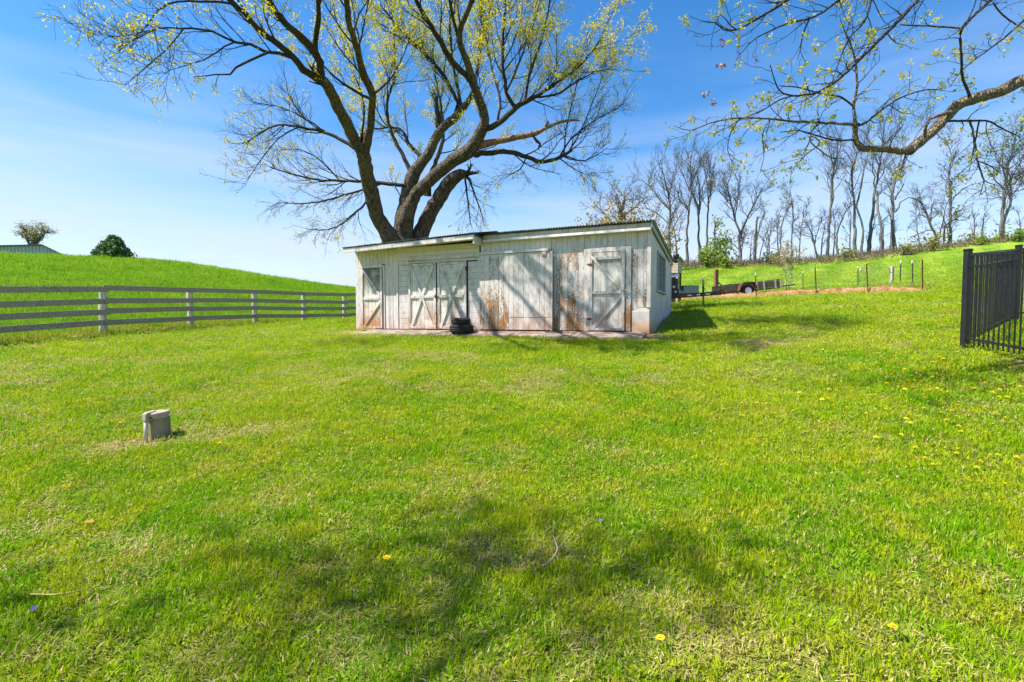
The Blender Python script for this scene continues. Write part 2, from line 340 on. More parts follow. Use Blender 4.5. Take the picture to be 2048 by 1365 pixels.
def mat_grass(name, tall=False):
    m, t = newmat(name); P = scaled(t, wpos(t), (1, 1, 0)); rnd = nd(t, 'ShaderNodeObjectInfo').outputs['Random']
    n1 = noise(t, P, .55, 4, .6); n2 = noise(t, P, 2.6, 5, .65); n3 = noise(t, P, 60, 2)
    if tall:
        c = mixc(t, rng_(t, n1, .35, .65), (.135, .31, .010), (.27, .42, .016)); c = mixc(t, rng_(t, n2, .45, .75), c, (.08, .23, .012)); n5 = noise(t, P, .16, 4, .65, 1.0); c = mixc(t, ma(t, 'MULTIPLY', rng_(t, n5, .48, .66), .6), c, (.30, .40, .03)); c = mixc(t, ma(t, 'MULTIPLY', rng_(t, n5, .46, .32), .45), c, (.075, .20, .015))
    else:
        c = mixc(t, rng_(t, n1, .40, .60), (.155, .385, .001), (.320, .470, .002)); c = mixc(t, ma(t, 'MULTIPLY', rng_(t, n2, .44, .62), .8), c, (.47, .48, .016))
        n4 = noise(t, P, 5.5, 3, .6); c = mixc(t, ma(t, 'MULTIPLY', rng_(t, n4, .54, .68), .75), c, (.095, .255, .002))
        c = mixc(t, ma(t, 'MULTIPLY', mown_zone(t), .7), c, mown_colour(t))
    c = mixc(t, ma(t, 'MULTIPLY', rnd, .42), c, (.41, .50, .012) if not tall else (.28, .42, .03))
    c = mixc(t, ma(t, 'MULTIPLY', rng_(t, n3, .55, .75), .5), c, (.16, .30, .02))
    finish(t, c, .6, None, spec=.05, trans=.42); return m
M['grass'] = mat_grass('lawn_blade'); M['grass_tall'] = mat_grass('field_blade', True)
M['straw'] = mat_leaf('dry_straw', (.44,.36,.12), (.36,.30,.09), (.48,.41,.17), 2, .2)
M['weed_yellow'] = mat_leaf('yellow_weed', (.36,.37,.03), (.42,.36,.06), (.24,.30,.03), 1.0, .35)
M['soilbank'] = None
def mat_bank():
    m, t = newmat('red_clay_bank'); P = wpos(t); n = noise(t, P, 3, 6, .7); n2 = noise(t, P, 22, 4)
    c = mixc(t, rng_(t, n, .35, .65), (.27, .13, .06), (.42, .24, .115)); c = mixc(t, rng_(t, n2, .52, .7), c, (.09, .055, .02))
    finish(t, c, .95, ma(t, 'ADD', n, n2), .7, .04); return m
M['soilbank'] = mat_bank()
M['petal'] = simple('dandelion_yellow', (.80,.55,.01), (.88,.66,.02), 30, .7)
M['violet'] = simple('violet_petal', (.15,.12,.45), (.22,.18,.55), 30, .7)
M['stick'] = simple('grey_stick', (.24,.18,.12), (.38,.30,.20), 20, .9)
M['dead_leaf'] = simple('orange_brown_leaf', (.35,.14,.03), (.48,.22,.05), 30, .8)
# ------------------------------------------------------------------ ground sheet
FENCE = [(-12.75, 8.6), (-12.17, 11.2), (-11.52, 13.7), (-10.99, 16.6), (-10.17, 19.2), (-9.13, 21.3), (-7.99, 23.2), (-6.4, 25.0)]
FX = np.array([p[0] for p in FENCE] + [-3.0, 4.0, 4.0]); FY = np.array([p[1] for p in FENCE] + [28.5, 36.0, 60.0])
def field_mask(x, y):          # 1 beyond the board fence
    fx = np.interp(y, FY, FX, left=-12.9)
    return np.clip((fx - x) / 0.7 + 0.2, 0, 1)
def blob(x, y, cx, cy, rx, ry, a=0):
    c, s = math.cos(a), math.sin(a); u = ((x - cx) * c + (y - cy) * s) / rx; v = (-(x - cx) * s + (y - cy) * c) / ry
    return np.clip(1.35 - np.hypot(u, v), 0, 1)
def seg_dist(x, y, pts):
    d = np.full(np.shape(x), 1e9)
    for (x0, y0), (x1, y1) in zip(pts[:-1], pts[1:]):
        L2 = (x1 - x0) ** 2 + (y1 - y0) ** 2; t = np.clip(((x - x0) * (x1 - x0) + (y - y0) * (y1 - y0)) / L2, 0, 1)
        d = np.minimum(d, np.hypot(x - x0 - t * (x1 - x0), y - y0 - t * (y1 - y0)))
    return d
BANK = [(15.75, 18.35), (13.9, 21.0), (11.95, 23.6), (10.2, 25.5), (8.6, 26.9), (6.3, 28.6)]
WELL = (-3.26, 4.45)
def soil_mask(x, y):
    s = blob(x, y, WELL[0] - .13, WELL[1] - .13, .48, .24, .35) * .85
    s = np.maximum(s, blob(x, y, -2.2, 2.66, .36, .075, .22) * 1.0)
    s = np.maximum(s, blob(x, y, 4.6, 8.9, .95, .5, -.1) * .72)
    s = np.maximum(s, blob(x, y, 3.5, 10.0, .9, .35, 0) * .45)
    s = np.maximum(s, blob(x, y, 6.2, 5.7, .5, .30, .9) * .95)
    s = np.maximum(s, np.clip(1.2 - seg_dist(x, y, FENCE) / .55, 0, 1) * .62)
    s = np.maximum(s, np.clip(1.3 - seg_dist(x, y, [(-4.95, 14.95), (3.2, 11.3)]) / .55, 0, 1) * .85)
    s = np.maximum(s, np.clip(1.3 - seg_dist(x, y, [(3.3, 11.3), (5.2, 15.6)]) / .25, 0, 1) * .6)
    s = np.maximum(s, blob(x, y, -5.3, 14.8, .7, .35, 0) * .8)
    s = np.maximum(s, np.clip(1.3 - seg_dist(x, y, BANK) / .5, 0, 1) * .9)
    for bx, by, ra, rb, am in ((-1.72,3.6,.30,.10,.6),(-.67,3.78,.22,.07,.65),(-.92,3.05,.25,.07,.5),(.46,2.87,.12,.05,.6),(-1.3,3.9,.35,.08,.5),(1.5,4.4,.3,.1,.5),(2.3,3.4,.2,.07,.5),(-.2,5.2,.4,.15,.5),(3.4,6.0,.5,.15,.5),(-4.2,5.6,.3,.12,.5)): s = np.maximum(s, blob(x, y, bx, by, ra, rb, .2) * am)
    return s
def mown_mask(x, y): return np.clip((y - 19) / 8, 0, 1) * np.clip((x - 3) / 4, 0, 1)
def build_ground():
    def sp(n, ext, k, c): u = np.linspace(-1, 1, n); return c + ext * np.sinh(k * u) / math.sinh(k)
    xs = sp(330, 620, 5.4, 0); ys = sp(330, 640, 5.4, 8)
    X, Y = np.meshgrid(xs, ys); Z = terr(X, Y)
    V = np.c_[X.ravel(), Y.ravel(), Z.ravel()]; n = len(xs); i = np.arange(len(ys) - 1)[:, None] * n + np.arange(n - 1)[None]
    F = np.stack([i, i + 1, i + n + 1, i + n], -1).reshape(-1, 4)
    o = np_mesh('ground', V, F, M['ground'], smooth=True); tag(o, kind='structure')
    x, y = X.ravel(), Y.ravel()
    for nm, val in (('soil', soil_mask(x, y)), ('field', field_mask(x, y)), ('mown', mown_mask(x, y))):
        a = o.data.attributes.new(nm, 'FLOAT', 'POINT'); a.data.foreach_set('value', val.astype(np.float32))
build_ground()

# ------------------------------------------------------------------ grass: tufts of real blades set on scattered points
def make_tuft(name, nb, R, h0, h1, w, mats, straw=0.0, lean=.6, flat=.0, segs=3, seed=1):
    r = np.random.default_rng(seed); V = []; F = []; MI = []
    for b in range(nb):
        a = r.uniform(0, 2 * math.pi); d = R * math.sqrt(r.uniform()); x, y = d * math.cos(a), d * math.sin(a)
        h = r.uniform(h0, h1); az = r.uniform(0, 2 * math.pi); le = r.uniform(.1, 1) * lean; isS = r.uniform() < straw
        if isS: h *= .75; le = r.uniform(.7, 1.5)
        ww = w * r.uniform(.7, 1.3); px, py = -math.sin(az), math.cos(az); n0 = len(V); tilt = le * .5
        cx, cy, cz = x, y, -0.01
        for k in range(segs + 1):
            f = k / segs; wd = ww * (1 - f ** 1.6) * .5 + .0003
            V.append((cx - px * wd, cy - py * wd, cz)); V.append((cx + px * wd, cy + py * wd, cz))
            ang = tilt + le * 1.1 * f; st = h / segs
            cx += math.sin(ang) * math.cos(az) * st; cy += math.sin(ang) * math.sin(az) * st; cz += math.cos(ang) * st * (1 if ang < 1.5 else .2)
        for k in range(segs): F.append((n0 + 2*k, n0 + 2*k + 1, n0 + 2*k + 3, n0 + 2*k + 2)); MI.append(1 if isS else 0)
    o = np_mesh(name, V, F, None, smooth=True, mats=mats, mat_idx=MI); COL.objects.unlink(o); return o
def collection_of(name, objs):
    c = bpy.data.collections.new(name)
    for o in objs: c.objects.link(o)
    return c
def scatter(name, P, rot, scl, coll):
    me = bpy.data.meshes.new(name); me.vertices.add(len(P)); me.vertices.foreach_set('co', np.asarray(P, np.float32).ravel())
    for nm, val in (('rot', rot), ('scl', scl)):
        a = me.attributes.new(nm, 'FLOAT_VECTOR', 'POINT'); a.data.foreach_set('vector', np.asarray(val, np.float32).ravel())
    o = bpy.data.objects.new(name, me); COL.objects.link(o); tag(o, kind='stuff')
    ng = bpy.data.node_groups.new(name + '_nodes', 'GeometryNodeTree')
    ng.interface.new_socket('Geometry', in_out='INPUT', socket_type='NodeSocketGeometry'); ng.interface.new_socket('Geometry', in_out='OUTPUT', socket_type='NodeSocketGeometry')
    gi = ng.nodes.new('NodeGroupInput'); go = ng.nodes.new('NodeGroupOutput')
    ci = ng.nodes.new('GeometryNodeCollectionInfo'); ci.inputs[0].default_value = coll; ci.inputs['Separate Children'].default_value = True; ci.inputs['Reset Children'].default_value = True
    ip = ng.nodes.new('GeometryNodeInstanceOnPoints'); ip.inputs['Pick Instance'].default_value = True
    def na(n):
        a = ng.nodes.new('GeometryNodeInputNamedAttribute'); a.data_type = 'FLOAT_VECTOR'; a.inputs['Name'].default_value = n; return a.outputs[0]
    ng.links.new(gi.outputs[0], ip.inputs['Points']); ng.links.new(ci.outputs[0], ip.inputs['Instance']); ng.links.new(na('rot'), ip.inputs['Rotation']); ng.links.new(na('scl'), ip.inputs['Scale'])
    ng.links.new(ip.outputs[0], go.inputs[0])
    m = o.modifiers.new('tufts', 'NODES'); m.node_group = ng; return o
SHED0 = (-4.82994, 15.13341); SHED_TH = math.atan2(-1, 2.23)
def shed_xy(x, y):
    dx, dy = x - SHED0[0], y - SHED0[1]; c, s = math.cos(SHED_TH), math.sin(SHED_TH); return dx * c + dy * s, -dx * s + dy * c
def shed_world(X, Y): c, s = math.cos(SHED_TH), math.sin(SHED_TH); return SHED0[0] + X * c - Y * s, SHED0[1] + X * s + Y * c
def vnoise(x, y, s, seed=0):
    r = np.random.default_rng(seed); G = r.uniform(size=(64, 64)); u, v = x * s + 100, y * s + 100
    i, j = np.floor(u).astype(int), np.floor(v).astype(int); f, g = u - i, v - j; f = f*f*(3-2*f); g = g*g*(3-2*g)
    q = lambda a, b: G[a % 64, b % 64]
    return q(i,j)*(1-f)*(1-g) + q(i+1,j)*f*(1-g) + q(i,j+1)*(1-f)*g + q(i+1,j+1)*f*g
def polar_points(lam, d0, d1, a0, a1, n_bins=60):
    out = []
    ds = np.geomspace(d0, d1, n_bins + 1)
    for a, b in zip(ds[:-1], ds[1:]):
        n = RNG.poisson(lam((a + b) / 2) * (a1 - a0) * (b * b - a * a) / 2)
        d = np.sqrt(RNG.uniform(a * a, b * b, n)); t = RNG.uniform(a0, a1, n); out.append(np.c_[d * np.sin(t), d * np.cos(t)])
    return np.concatenate(out)
def lawn_grass():
    mats = [M['grass'], M['straw']]
    T = [make_tuft('tuft_a', 50, .11, .020, .050, .0042, mats, .08, .9, seed=1), make_tuft('tuft_b', 50, .12, .018, .042, .0045, mats, .22, 1.1, seed=2),
         make_tuft('tuft_c', 44, .10, .025, .065, .004, mats, .05, .8, seed=3), make_tuft('tuft_d', 46, .13, .015, .034, .0065, mats, .40, 1.3, seed=4), make_tuft('tuft_e', 46, .11, .018, .048, .0048, mats, .12, 1.1, seed=5), make_tuft('rosette', 16, .10, .02, .042, .012, mats, 0, 1.5, seed=6)]
    P = np.concatenate([polar_points(lambda d: min(620, 10500 / d ** 1.9), 0.4, 27, -rad(74), rad(74)), polar_points(lambda d: 9000 / d ** 1.9, 27, 56, rad(8), rad(50), 20)])
    x, y = P[:, 0], P[:, 1]; d = np.hypot(x, y)
    X, Yy = shed_xy(x, y); keep = (y < 42 + 1.2 * vnoise(x, y, .8, 41)) & ~((X > -.15) & (X < 9.0) & (Yy > -.72) & (Yy < 4.6))
    s = soil_mask(x, y); keep &= RNG.uniform(size=len(x)) > np.clip((s - .25) * 1.7, 0, .93)
    keep &= field_mask(x, y) < .5
    inb = (y > np.interp(x, [b[0] for b in BANK[::-1]], [b[1] for b in BANK[::-1]]) - .75) & (y < np.interp(x, [b[0] for b in BANK[::-1]], [b[1] for b in BANK[::-1]]) + 2.0) & (x > 6.3) & (x < 15.75) & (y > 17); keep &= ~inb
    bare = vnoise(x, y, 1.1, 3) * .35 + vnoise(x, y, 3.1, 4) * .35 + vnoise(x, y, 8.3, 5) * .3
    keep &= RNG.uniform(size=len(x)) > np.clip((bare - .525) * 4.8, 0, .88)
    x, y, d, bare = x[keep], y[keep], d[keep], bare[keep]; n = len(x); z = terr(x, y)
    lush = vnoise(x, y, 1.1, 9)
    tall = np.clip((vnoise(x, y, 2.3, 15) - .62) * 3, 0, 1); hs = .58 + .55 * lush + .35 * RNG.uniform(size=n) + .45 * tall; ws = 1 + np.clip(d - 4, 0, 40) / 9
    rot = np.c_[RNG.normal(0, .22, n), RNG.normal(0, .22, n), RNG.uniform(0, 6.28, n)]
    scl = np.c_[ws, ws, hs * (1 + np.clip(d - 8, 0, 30) / 60)]
    scatter('lawn_grass', np.c_[x, y, z], rot, scl, collection_of('lawn_tufts', T))
    # dead thatch lying flat where the turf is thin
    mats = [M['straw'], M['grass']]; T = [make_tuft('thatch_a', 34, .12, .03, .07, .0045, mats, .12, 2.6, seed=61), make_tuft('thatch_b', 30, .13, .02, .06, .004, mats, .2, 2.4, seed=62)]
    P = polar_points(lambda d: min(260, 4200 / d ** 1.7), 0.4, 16, -rad(74), rad(74)); x, y = P[:, 0], P[:, 1]; X, Yy = shed_xy(x, y)
    bare = vnoise(x, y, 1.1, 3) * .35 + vnoise(x, y, 3.1, 4) * .35 + vnoise(x, y, 8.3, 5) * .3; s = soil_mask(x, y)
    keep = ((RNG.uniform(size=len(x)) < np.clip((bare - .46) * 4, .06, .9)) | (RNG.uniform(size=len(x)) < np.clip(s * .6, 0, .5))) & ~((X > -.15) & (X < 9.0) & (Yy > -.72) & (Yy < 4.6)) & (field_mask(x, y) < .5)
    x, y = x[keep], y[keep]; n = len(x); w = 1 + np.clip(np.hypot(x, y) - 4, 0, 40) / 9
    scatter('thatch', np.c_[x, y, terr(x, y) + .006], np.c_[RNG.normal(0, .1, n), RNG.normal(0, .1, n), RNG.uniform(0, 6.28, n)], np.c_[w, w, .45 + .2 * RNG.uniform(size=n)], collection_of('thatch_tufts', T))
lawn_grass()
def field_grass():
    mats = [M['grass_tall'], M['straw']]
    T = [make_tuft('tall_a', 40, .22, .16, .30, .011, mats, .0, .7, seed=11), make_tuft('tall_b', 40, .24, .12, .26, .012, mats, .03, .9, seed=12)]
    P = polar_points(lambda d: min(24, 3800 / d ** 1.75), 11, 75, -rad(60), rad(6), 50)
    x, y = P[:, 0], P[:, 1]; d = np.hypot(x, y); keep = field_mask(x, y) > .55
    X, Yy = shed_xy(x, y); keep &= ~((X > -.3) & (X < 9.2) & (Yy > -1) & (Yy < 5))
    x, y, d = x[keep], y[keep], d[keep]; n = len(x); z = terr(x, y)
    ws = 1 + np.clip(d - 14, 0, 60) / 22; hs = (.55 + .6 * vnoise(x, y, .35, 21) + .5 * RNG.uniform(size=n) ** 3) * (1 + np.clip(d - 20, 0, 40) / 90)
    scatter('field_grass', np.c_[x, y, z], np.c_[RNG.normal(0, .1, n), RNG.normal(0, .1, n), RNG.uniform(0, 6.28, n)], np.c_[ws, ws, hs], collection_of('field_tufts', T))
    # yellow weeds and dry stems along the foot of the board fence
    mats = [M['weed_yellow'], M['straw']]
    T = [make_tuft('weed_a', 30, .16, .10, .26, .009, mats, .35, .8, seed=13), make_tuft('weed_b', 34, .18, .06, .16, .010, mats, .2, 1.0, seed=14)]
    pts = []
    for (x0, y0), (x1, y1) in zip(FENCE[:-1], FENCE[1:]):
        L = math.hypot(x1 - x0, y1 - y0); n = int(L * 34); t = RNG.uniform(size=n); o = -np.abs(RNG.normal(0, .65, n)) + .22
        nx, ny = (y1 - y0) / L, -(x1 - x0) / L; pts.append(np.c_[x0 + (x1 - x0) * t + nx * o, y0 + (y1 - y0) * t + ny * o])
    P = np.concatenate(pts); n = len(P); s = RNG.uniform(.7, 1.25, n)
    scatter('fence_weeds', np.c_[P, terr(P[:, 0], P[:, 1])], np.c_[np.zeros(n), np.zeros(n), RNG.uniform(0, 6.28, n)], np.c_[s, s, s], collection_of('weed_tufts', T))
field_grass()

# ------------------------------------------------------------------ shed
SHED = empty('shed', (SHED0[0], SHED0[1], 1.2155), SHED_TH, 'long low white shed with peeling paint and braced doors under the big tree', 'shed')
def P_(v, peel=.2, low=.2, grime=.5, clay=.5, mildew=0.): return dict(peel=float(peel), peel_low=float(low), grime=float(grime), clay=float(clay), mildew=float(mildew))
def plank(name, x0, x1, y0, y1, z0, z1, mat, par, **pr):
    m = MB(); d = .004; j = random.uniform(-.003, .003)
    m.hexa([(x0,y0+j,z0),(x1,y0+j,z0),(x1,y1,z0),(x0,y1,z0)], [(x0,y0+j,z1),(x1,y0+j,z1),(x1,y1,z1),(x0,y1,z1)])
    return m.build(name, mat, par, bevel=.004, **pr)
def zroof(X): return 2.44 + .12 * min(1, X / 4.4) if X < 4.42 else 2.575
def build_shed():
    S = SHED
    # dark core added behind the boards to block light through the gaps
    m = MB(); m.hexa([(.06,.035,.02),(8.44,.035,.02),(8.44,4.3,.02),(.06,4.3,.02)], [(.06,.035,2.38),(8.44,.035,2.40),(8.44,4.3,1.98),(.06,4.3,1.98)])
    m.hexa([(8.44,.035,.57),(8.83,.035,.57),(8.83,4.3,.57),(8.44,4.3,.57)], [(8.44,.035,2.40),(8.83,.035,2.40),(8.83,4.3,1.98),(8.44,4.3,1.98)])
    m.build('wall', M['dark'], S)
    # left end and back walls
    for k in range(29):
        y0 = .06 + k * .15; z1 = 2.40 - .44 * y0 / 4.3; plank('plank', -.0, .03, y0, y0 + .146, .02, z1, M['paint'], S, **P_(0, .3, .2))
    for k in range(59):
        x0 = .02 + k * .15; plank('plank', x0, x0 + .146, 4.302, 4.33, .02, 1.99, M['paint'], S, **P_(0, .3, .3))
    w = .145
    # left section, upright boards beside and above the small door
    x = .09
    while x < 1.52:
        z0 = 1.965 if x < .99 else .012
        plank('plank', x, min(x + w - .004, 1.525), 0, .033, z0, 2.385, M['paint'], S, **P_(0, .05, .45 if z0 < 1 else 0, .75, .35)); x += w
    plank('corner_board', -.03, .085, -.012, .05, .0, 2.36, M['paint'], S, **P_(0, .3, .2, .8, .6))
    # clapboards above and beside the double doors
    for z0, z1 in ((2.135, 2.255), (2.26, 2.40)):
        plank('plank', 1.53, 4.31, -.004, .033, z0, z1, M['paint_h'], S, **P_(0, .05, 0, .3, 0))
    plank('plank', 1.53, 1.98, -.004, .033, 2.02, 2.13, M['paint_h'], S, **P_(0, .1, 0, .3, 0)); plank('plank', 1.985, 4.31, -.004, .033, 1.985, 2.13, M['paint_h'], S, **P_(0, .2, 0, .4, 0))
    for xa, xb in ((1.60, 1.945), (3.955, 4.26)):
        for k in range(12): plank('plank', xa, xb, .0, .033, .012 + k * .157, .012 + k * .157 + .152, M['paint_h'], S, **P_(0, .08, .15, .75, .5))
    plank('door_frame', 1.53, 1.595, -.02, .033, .005, 2.015, M['paint'], S, **P_(0, .2, .3, .5, .5)); plank('door_frame', 1.60, 1.975, -.018, .033, 1.90, 2.015, M['paint_h'], S, **P_(0, .4, 0, .7))
    plank('door_frame', 1.98, 4.265, -.02, .033, 1.925, 1.98, M['paint_h'], S, **P_(0, .35, 0, .6)); plank('door_frame', 4.27, 4.345, -.025, .033, .005, 2.13, M['paint'], S, **P_(0, .15, .45, .5, .5))
    # flaked ledger board and sliding-door track
    plank('track', 4.36, 6.36, -.125, -.02, 2.04, 2.10, M['paint_h'], S, **P_(0, .1, 0, .7, 0)); plank('track_board', 1.98, 4.34, -.045, -.008, 2.0, 2.075, M['paint_h'], S, **P_(0, 1.0, 0, 1.0, 0))
    plank('bracket', 6.19, 6.30, -.115, -.01, 1.90, 2.038, M['paint'], S, **P_(0, .9, 0, 1, 0))
    # right section, upright grooved boards
    x = 6.40
    while x < 8.78:
        peel = .10; low = .15; z0 = .012
        if x < 7.27: peel = (.54, .68, .58, .78, .70, .58, .56)[min(6, int((x - 6.39) / .145))]; low = .22
        if 8.35 < x < 8.62: peel = .60; low = .1
        if 8.62 < x < 8.75: peel = .72
        xe = min(x + w - .004, 8.79)
        if 7.18 < x < 8.30: z0 = 2.065
        if x > 8.45: z0 = .575
        if x < 7.2 and xe > 7.262: xe = 7.262
        plank('plank', x, xe, 0, .033, z0, 2.455, M['paint'], S, **P_(0, peel, low, .8, .6)); x += w
    x = 4.36
    while x < 6.38:
        plank('plank', x, min(x + w - .004, 6.396), 0, .033, 2.0, 2.455, M['paint'], S, **P_(0, .05, 0, .45, 0)); x += w
    plank('corner_board', 8.795, 8.885, -.018, .06, .575, 2.42, M['paint'], S, **P_(0, .1, .1, .35, .1))
    # sliding door hung from the track
    sd = MB().box(4.37, 6.47, -.075, -.055, .05, 2.03).build('sliding_door', M['dark'], S)
    x = 4.37; k = 0
    while x < 6.46:
        xe = min(x + w - .003, 6.47); lowcut = x > 5.1 and x < 6.3
        pl, lo = (.38, .42) if x < 5.12 else (.34, .12)
        if 4.62 < x < 4.85: pl, lo = .62, .40
        plank('plank', x, xe, -.10, -.076, .35 if lowcut else .02, 2.03, M['paint'], sd, **P_(0, pl, lo, 1.0, .55))
        if lowcut: plank('plank', x, xe, -.094, -.076, .02, .343, M['paint'], sd, **P_(0, .08, .05, .8, .8))
        x += w; k += 1
    plank('edge_board', 6.425, 6.475, -.125, -.101, .0, 1.98, M['paint'], sd, **P_(0, .3, .4, .8, .7))
    plank('door_guide', 6.30, 6.75, -.22, -.13, -.035, .0, M['old_board'], S)
    # doors
    def door(nm, x0, x1, z1, planks, braces, mw=.085, mild=0., clay=.6, y=-.03, **lab):
        d = MB().box(x0, x1, y + .012, y + .03, .02, z1).build(nm, M['dark'], S)
        if lab.get('label'): d['label'] = lab['label']
        n = planks[1]
        for k in range(n):
            if planks[0] == 'v': a = x0 + (x1 - x0) * k / n; plank('plank', a, a + (x1 - x0) / n - .003, y, y + .011, .02, z1, M['door'], d, **P_(0, .2, .2, .5, clay, mild))
            else: a = .02 + (z1 - .02) * k / n; plank('plank', x0, x1, y, y + .011, a, a + (z1 - .02) / n - .003, M['door'], d, **P_(0, .2, .2, .5, clay, mild))
        yb = y - .003
        def rail(ax, az, bx, bz, wd, nm='rail', dy=0.):
            L = math.hypot(bx - ax, bz - az); ux, uz = (bx - ax) / L, (bz - az) / L; px, pz = -uz * wd / 2, ux * wd / 2
            m = MB(); q = [(ax+px, az+pz), (ax-px, az-pz), (bx-px, bz-pz), (bx+px, bz+pz)]
            m.add([(a, yb - .026 - dy, b) for a, b in q] + [(a, yb, b) for a, b in q], [(0,1,2,3),(7,6,5,4),(0,4,5,1),(1,5,6,2),(2,6,7,3),(3,7,4,0)])
            return m.build(nm, M['door'] if nm == 'brace' else M['paint'], d, bevel=.003, **P_(0, .3, .3, 1.2, clay))
        rail(x0 + mw/2, .02, x0 + mw/2, z1, mw, 'stile'); rail(x1 - mw/2, .02, x1 - mw/2, z1, mw, 'stile')
        for b in braces:
            rail(x0 + b[0] * (x1 - x0), b[1], x0 + b[2] * (x1 - x0), b[3], b[4], b[5], {'brace': .002, 'rail': .005}.get(b[5], 0) + (.004 if len(b) > 6 else 0))
        return d
    door('door', .22, 1.02, 1.86, ('v', 6), [(.11, .06, .93, .86, .07, 'brace'), (.10, 1.80, .93, 1.0, .075, 'brace'), (.11, .93, .89, .93, .075, 'rail'), (.11, .05, .89, .05, .06, 'rail')], .07, 1.0, 1.0, label='narrow mud-stained plank door with a mildewed upper half')
    plank('door_frame', .09, .215, -.022, -.001, .005, 1.86, M['paint'], S, **P_(0, .3, .3, .9, .8)); plank('door_frame', 1.025, 1.10, -.022, -.001, .005, 1.93, M['paint'], S, **P_(0, .1, .2, .5, .6))
    plank('door_frame', .09, 1.02, -.024, -.001, 1.865, 1.962, M['paint_h'], S, **P_(0, .2, 0, .6, 0))
    X4 = [(.10, 1.85, .90, .06, .07, 'brace'), (.90, 1.85, .10, .06, .085, 'brace', 1), (.10, .95, .90, .95, .08, 'rail'), (.1, 1.87, .9, 1.87, .06, 'rail'), (.1, .06, .9, .06, .07, 'rail')]
    dl = door('door', 1.98, 2.94, 1.915, ('v', 7), X4, .08, 0., .55, label='left leaf of the cross-braced double door')
    dr = door('door', 2.985, 3.925, 1.915, ('h', 12), X4, .08, 0., .45, label='right leaf of the cross-braced double door, with cracked boards')
    m = MB(); m.box(2.90, 3.03, -.085, -.062, .93, .965); m.box(2.93, 2.955, -.10, -.085, .90, 1.0); m.build('latch', M['rust_dark'], dl)
    for zz in (.25, 1.65): MB().box(3.90, 3.955, -.068, -.058, zz, zz + .11).build('hinge', M['rust_dark'], dr)
    d4 = door('door', 7.41, 8.285, 1.935, ('v', 6), [(.10, .07, .91, .87, .085, 'brace'), (.06, 1.84, .90, 1.0, .055, 'brace'), (.10, .955, .90, .955, .075, 'rail'), (.1, 1.79, .9, 1.79, .075, 'rail'), (.1, .05, .9, .05, .06, 'rail')], .075, .35, .35, label='single braced door at the right end with a latch')
    m = MB(); m.box(8.20, 8.36, -.083, -.062, .985, 1.015); m.tube([(8.25,-.07,1.0),(8.25,-.12,1.0)], .022, 10); m.box(8.235, 8.27, -.075, -.062, .90, 1.08); m.build('latch', M['galv'], d4)
    for zz in (.28, 1.62): MB().box(7.36, 7.47, -.07, -.058, zz, zz + .05).build('hinge', M['rust_dark'], d4)
    plank('door_frame', 7.27, 7.405, -.03, .033, .005, 2.06, M['paint'], S, **P_(0, .25, .3, 1.0, .6)); plank('door_frame', 8.29, 8.427, -.03, .033, .005, 2.06, M['paint'], S, **P_(0, .35, .5, 1.0, .6)); plank('door_frame', 7.409, 8.286, -.032, .033, 1.94, 2.062, M['paint_h'], S, **P_(0, .3, 0, 1.0, 0))
    # concrete footing that shows at the right corner
    MB().box(8.455, 8.87, -.01, 4.3, -.35, .50).build('footing', M['concrete'], S, bevel=.01); MB().box(8.455, 8.86, .0, 4.3, .503, .57).build('sill_beam', M['paint_h'], S, **P_(0, .1, 0, .5, 0))
    # right end wall
    for k in range(28):
        y0 = .065 + k * .152; y1 = y0 + .147; zt = lambda y: 2.47 - .44 * y / 4.3
        m = MB(); zlo = .56
        rngs = [(zlo, None)]
        if y1 > 1.13 and y0 < 2.75: rngs = [(zlo, 1.06), (2.02, None)]
        for za, zb in rngs:
            a, b = (zb, zb) if zb else (zt(y0), zt(y1))
            MB().hexa([(8.835,y0,za),(8.866,y0,za),(8.866,y1,za),(8.835,y1,za)], [(8.835,y0,a),(8.866,y0,a),(8.866,y1,b),(8.835,y1,b)]).build('plank', M['paint'], S, bevel=.004, **P_(0, .10, .1, .9, .2))
    plank('corner_board', 8.84, 8.89, 4.31, 4.37, .52, 2.04, M['paint'], S, **P_(0, .1, .2, .7, .2))
    wf = MB(); wf.box(8.85, 8.90, 1.13, 1.20, 1.06, 2.06); wf.box(8.85, 8.90, 2.68, 2.75, 1.06, 2.06); wf.box(8.85, 8.90, 1.205, 2.675, 1.99, 2.06); wf.box(8.85, 8.93, 1.1, 2.78, 1.0, 1.055)
    wn = wf.build('window', M['hut_grey'], S)
    for k in range(4):
        a = 1.205 + k * .3675; MB().box(8.848, 8.858, a + .012, a + .355, 1.06, 1.985).build('pane', M['glass'], wn)
        if k: MB().box(8.852, 8.885, a - .012, a + .010, 1.06, 1.987).build('glazing_bar', M['hut_grey'], wn)
    # roof: corrugated sheets, fascia boards, soffit
    def sheet(xa, xb, yf, yb, zf, zb, lift=0.):
        n = 44; V = []; 
        for side in (0, 1):
            for yy, zz in ((yf, zf), ((yf + yb) / 2, None), (yb, zb)):
                for k in range(n + 1):
                    X = xa + (xb - xa) * k / n; z_f, z_b = (zf(X), zb(X)); f = (yy - yf) / (yb - yf)
                    V.append((X, yy, z_f + (z_b - z_f) * f + .014 * math.cos(2 * math.pi * X / .076) + .006 * side + lift))
        r = n + 1; F = []
        for q in range(2):
            for k in range(n):
                a = q * r + k; F.append((a + r, a + r + 1, a + 1, a)); b = a + 3 * r; F.append((b, b + 1, b + r + 1, b + r))
        for k in range(n): F.append((k, k + 1, 3*r + k + 1, 3*r + k)); F.append((2*r + k + 1, 2*r + k, 5*r + k, 5*r + k + 1))
        for e in (0, n):
            for q in range(2): F.append((q*r + e, (q+1)*r + e, (q+4)*r + e, (q+3)*r + e))
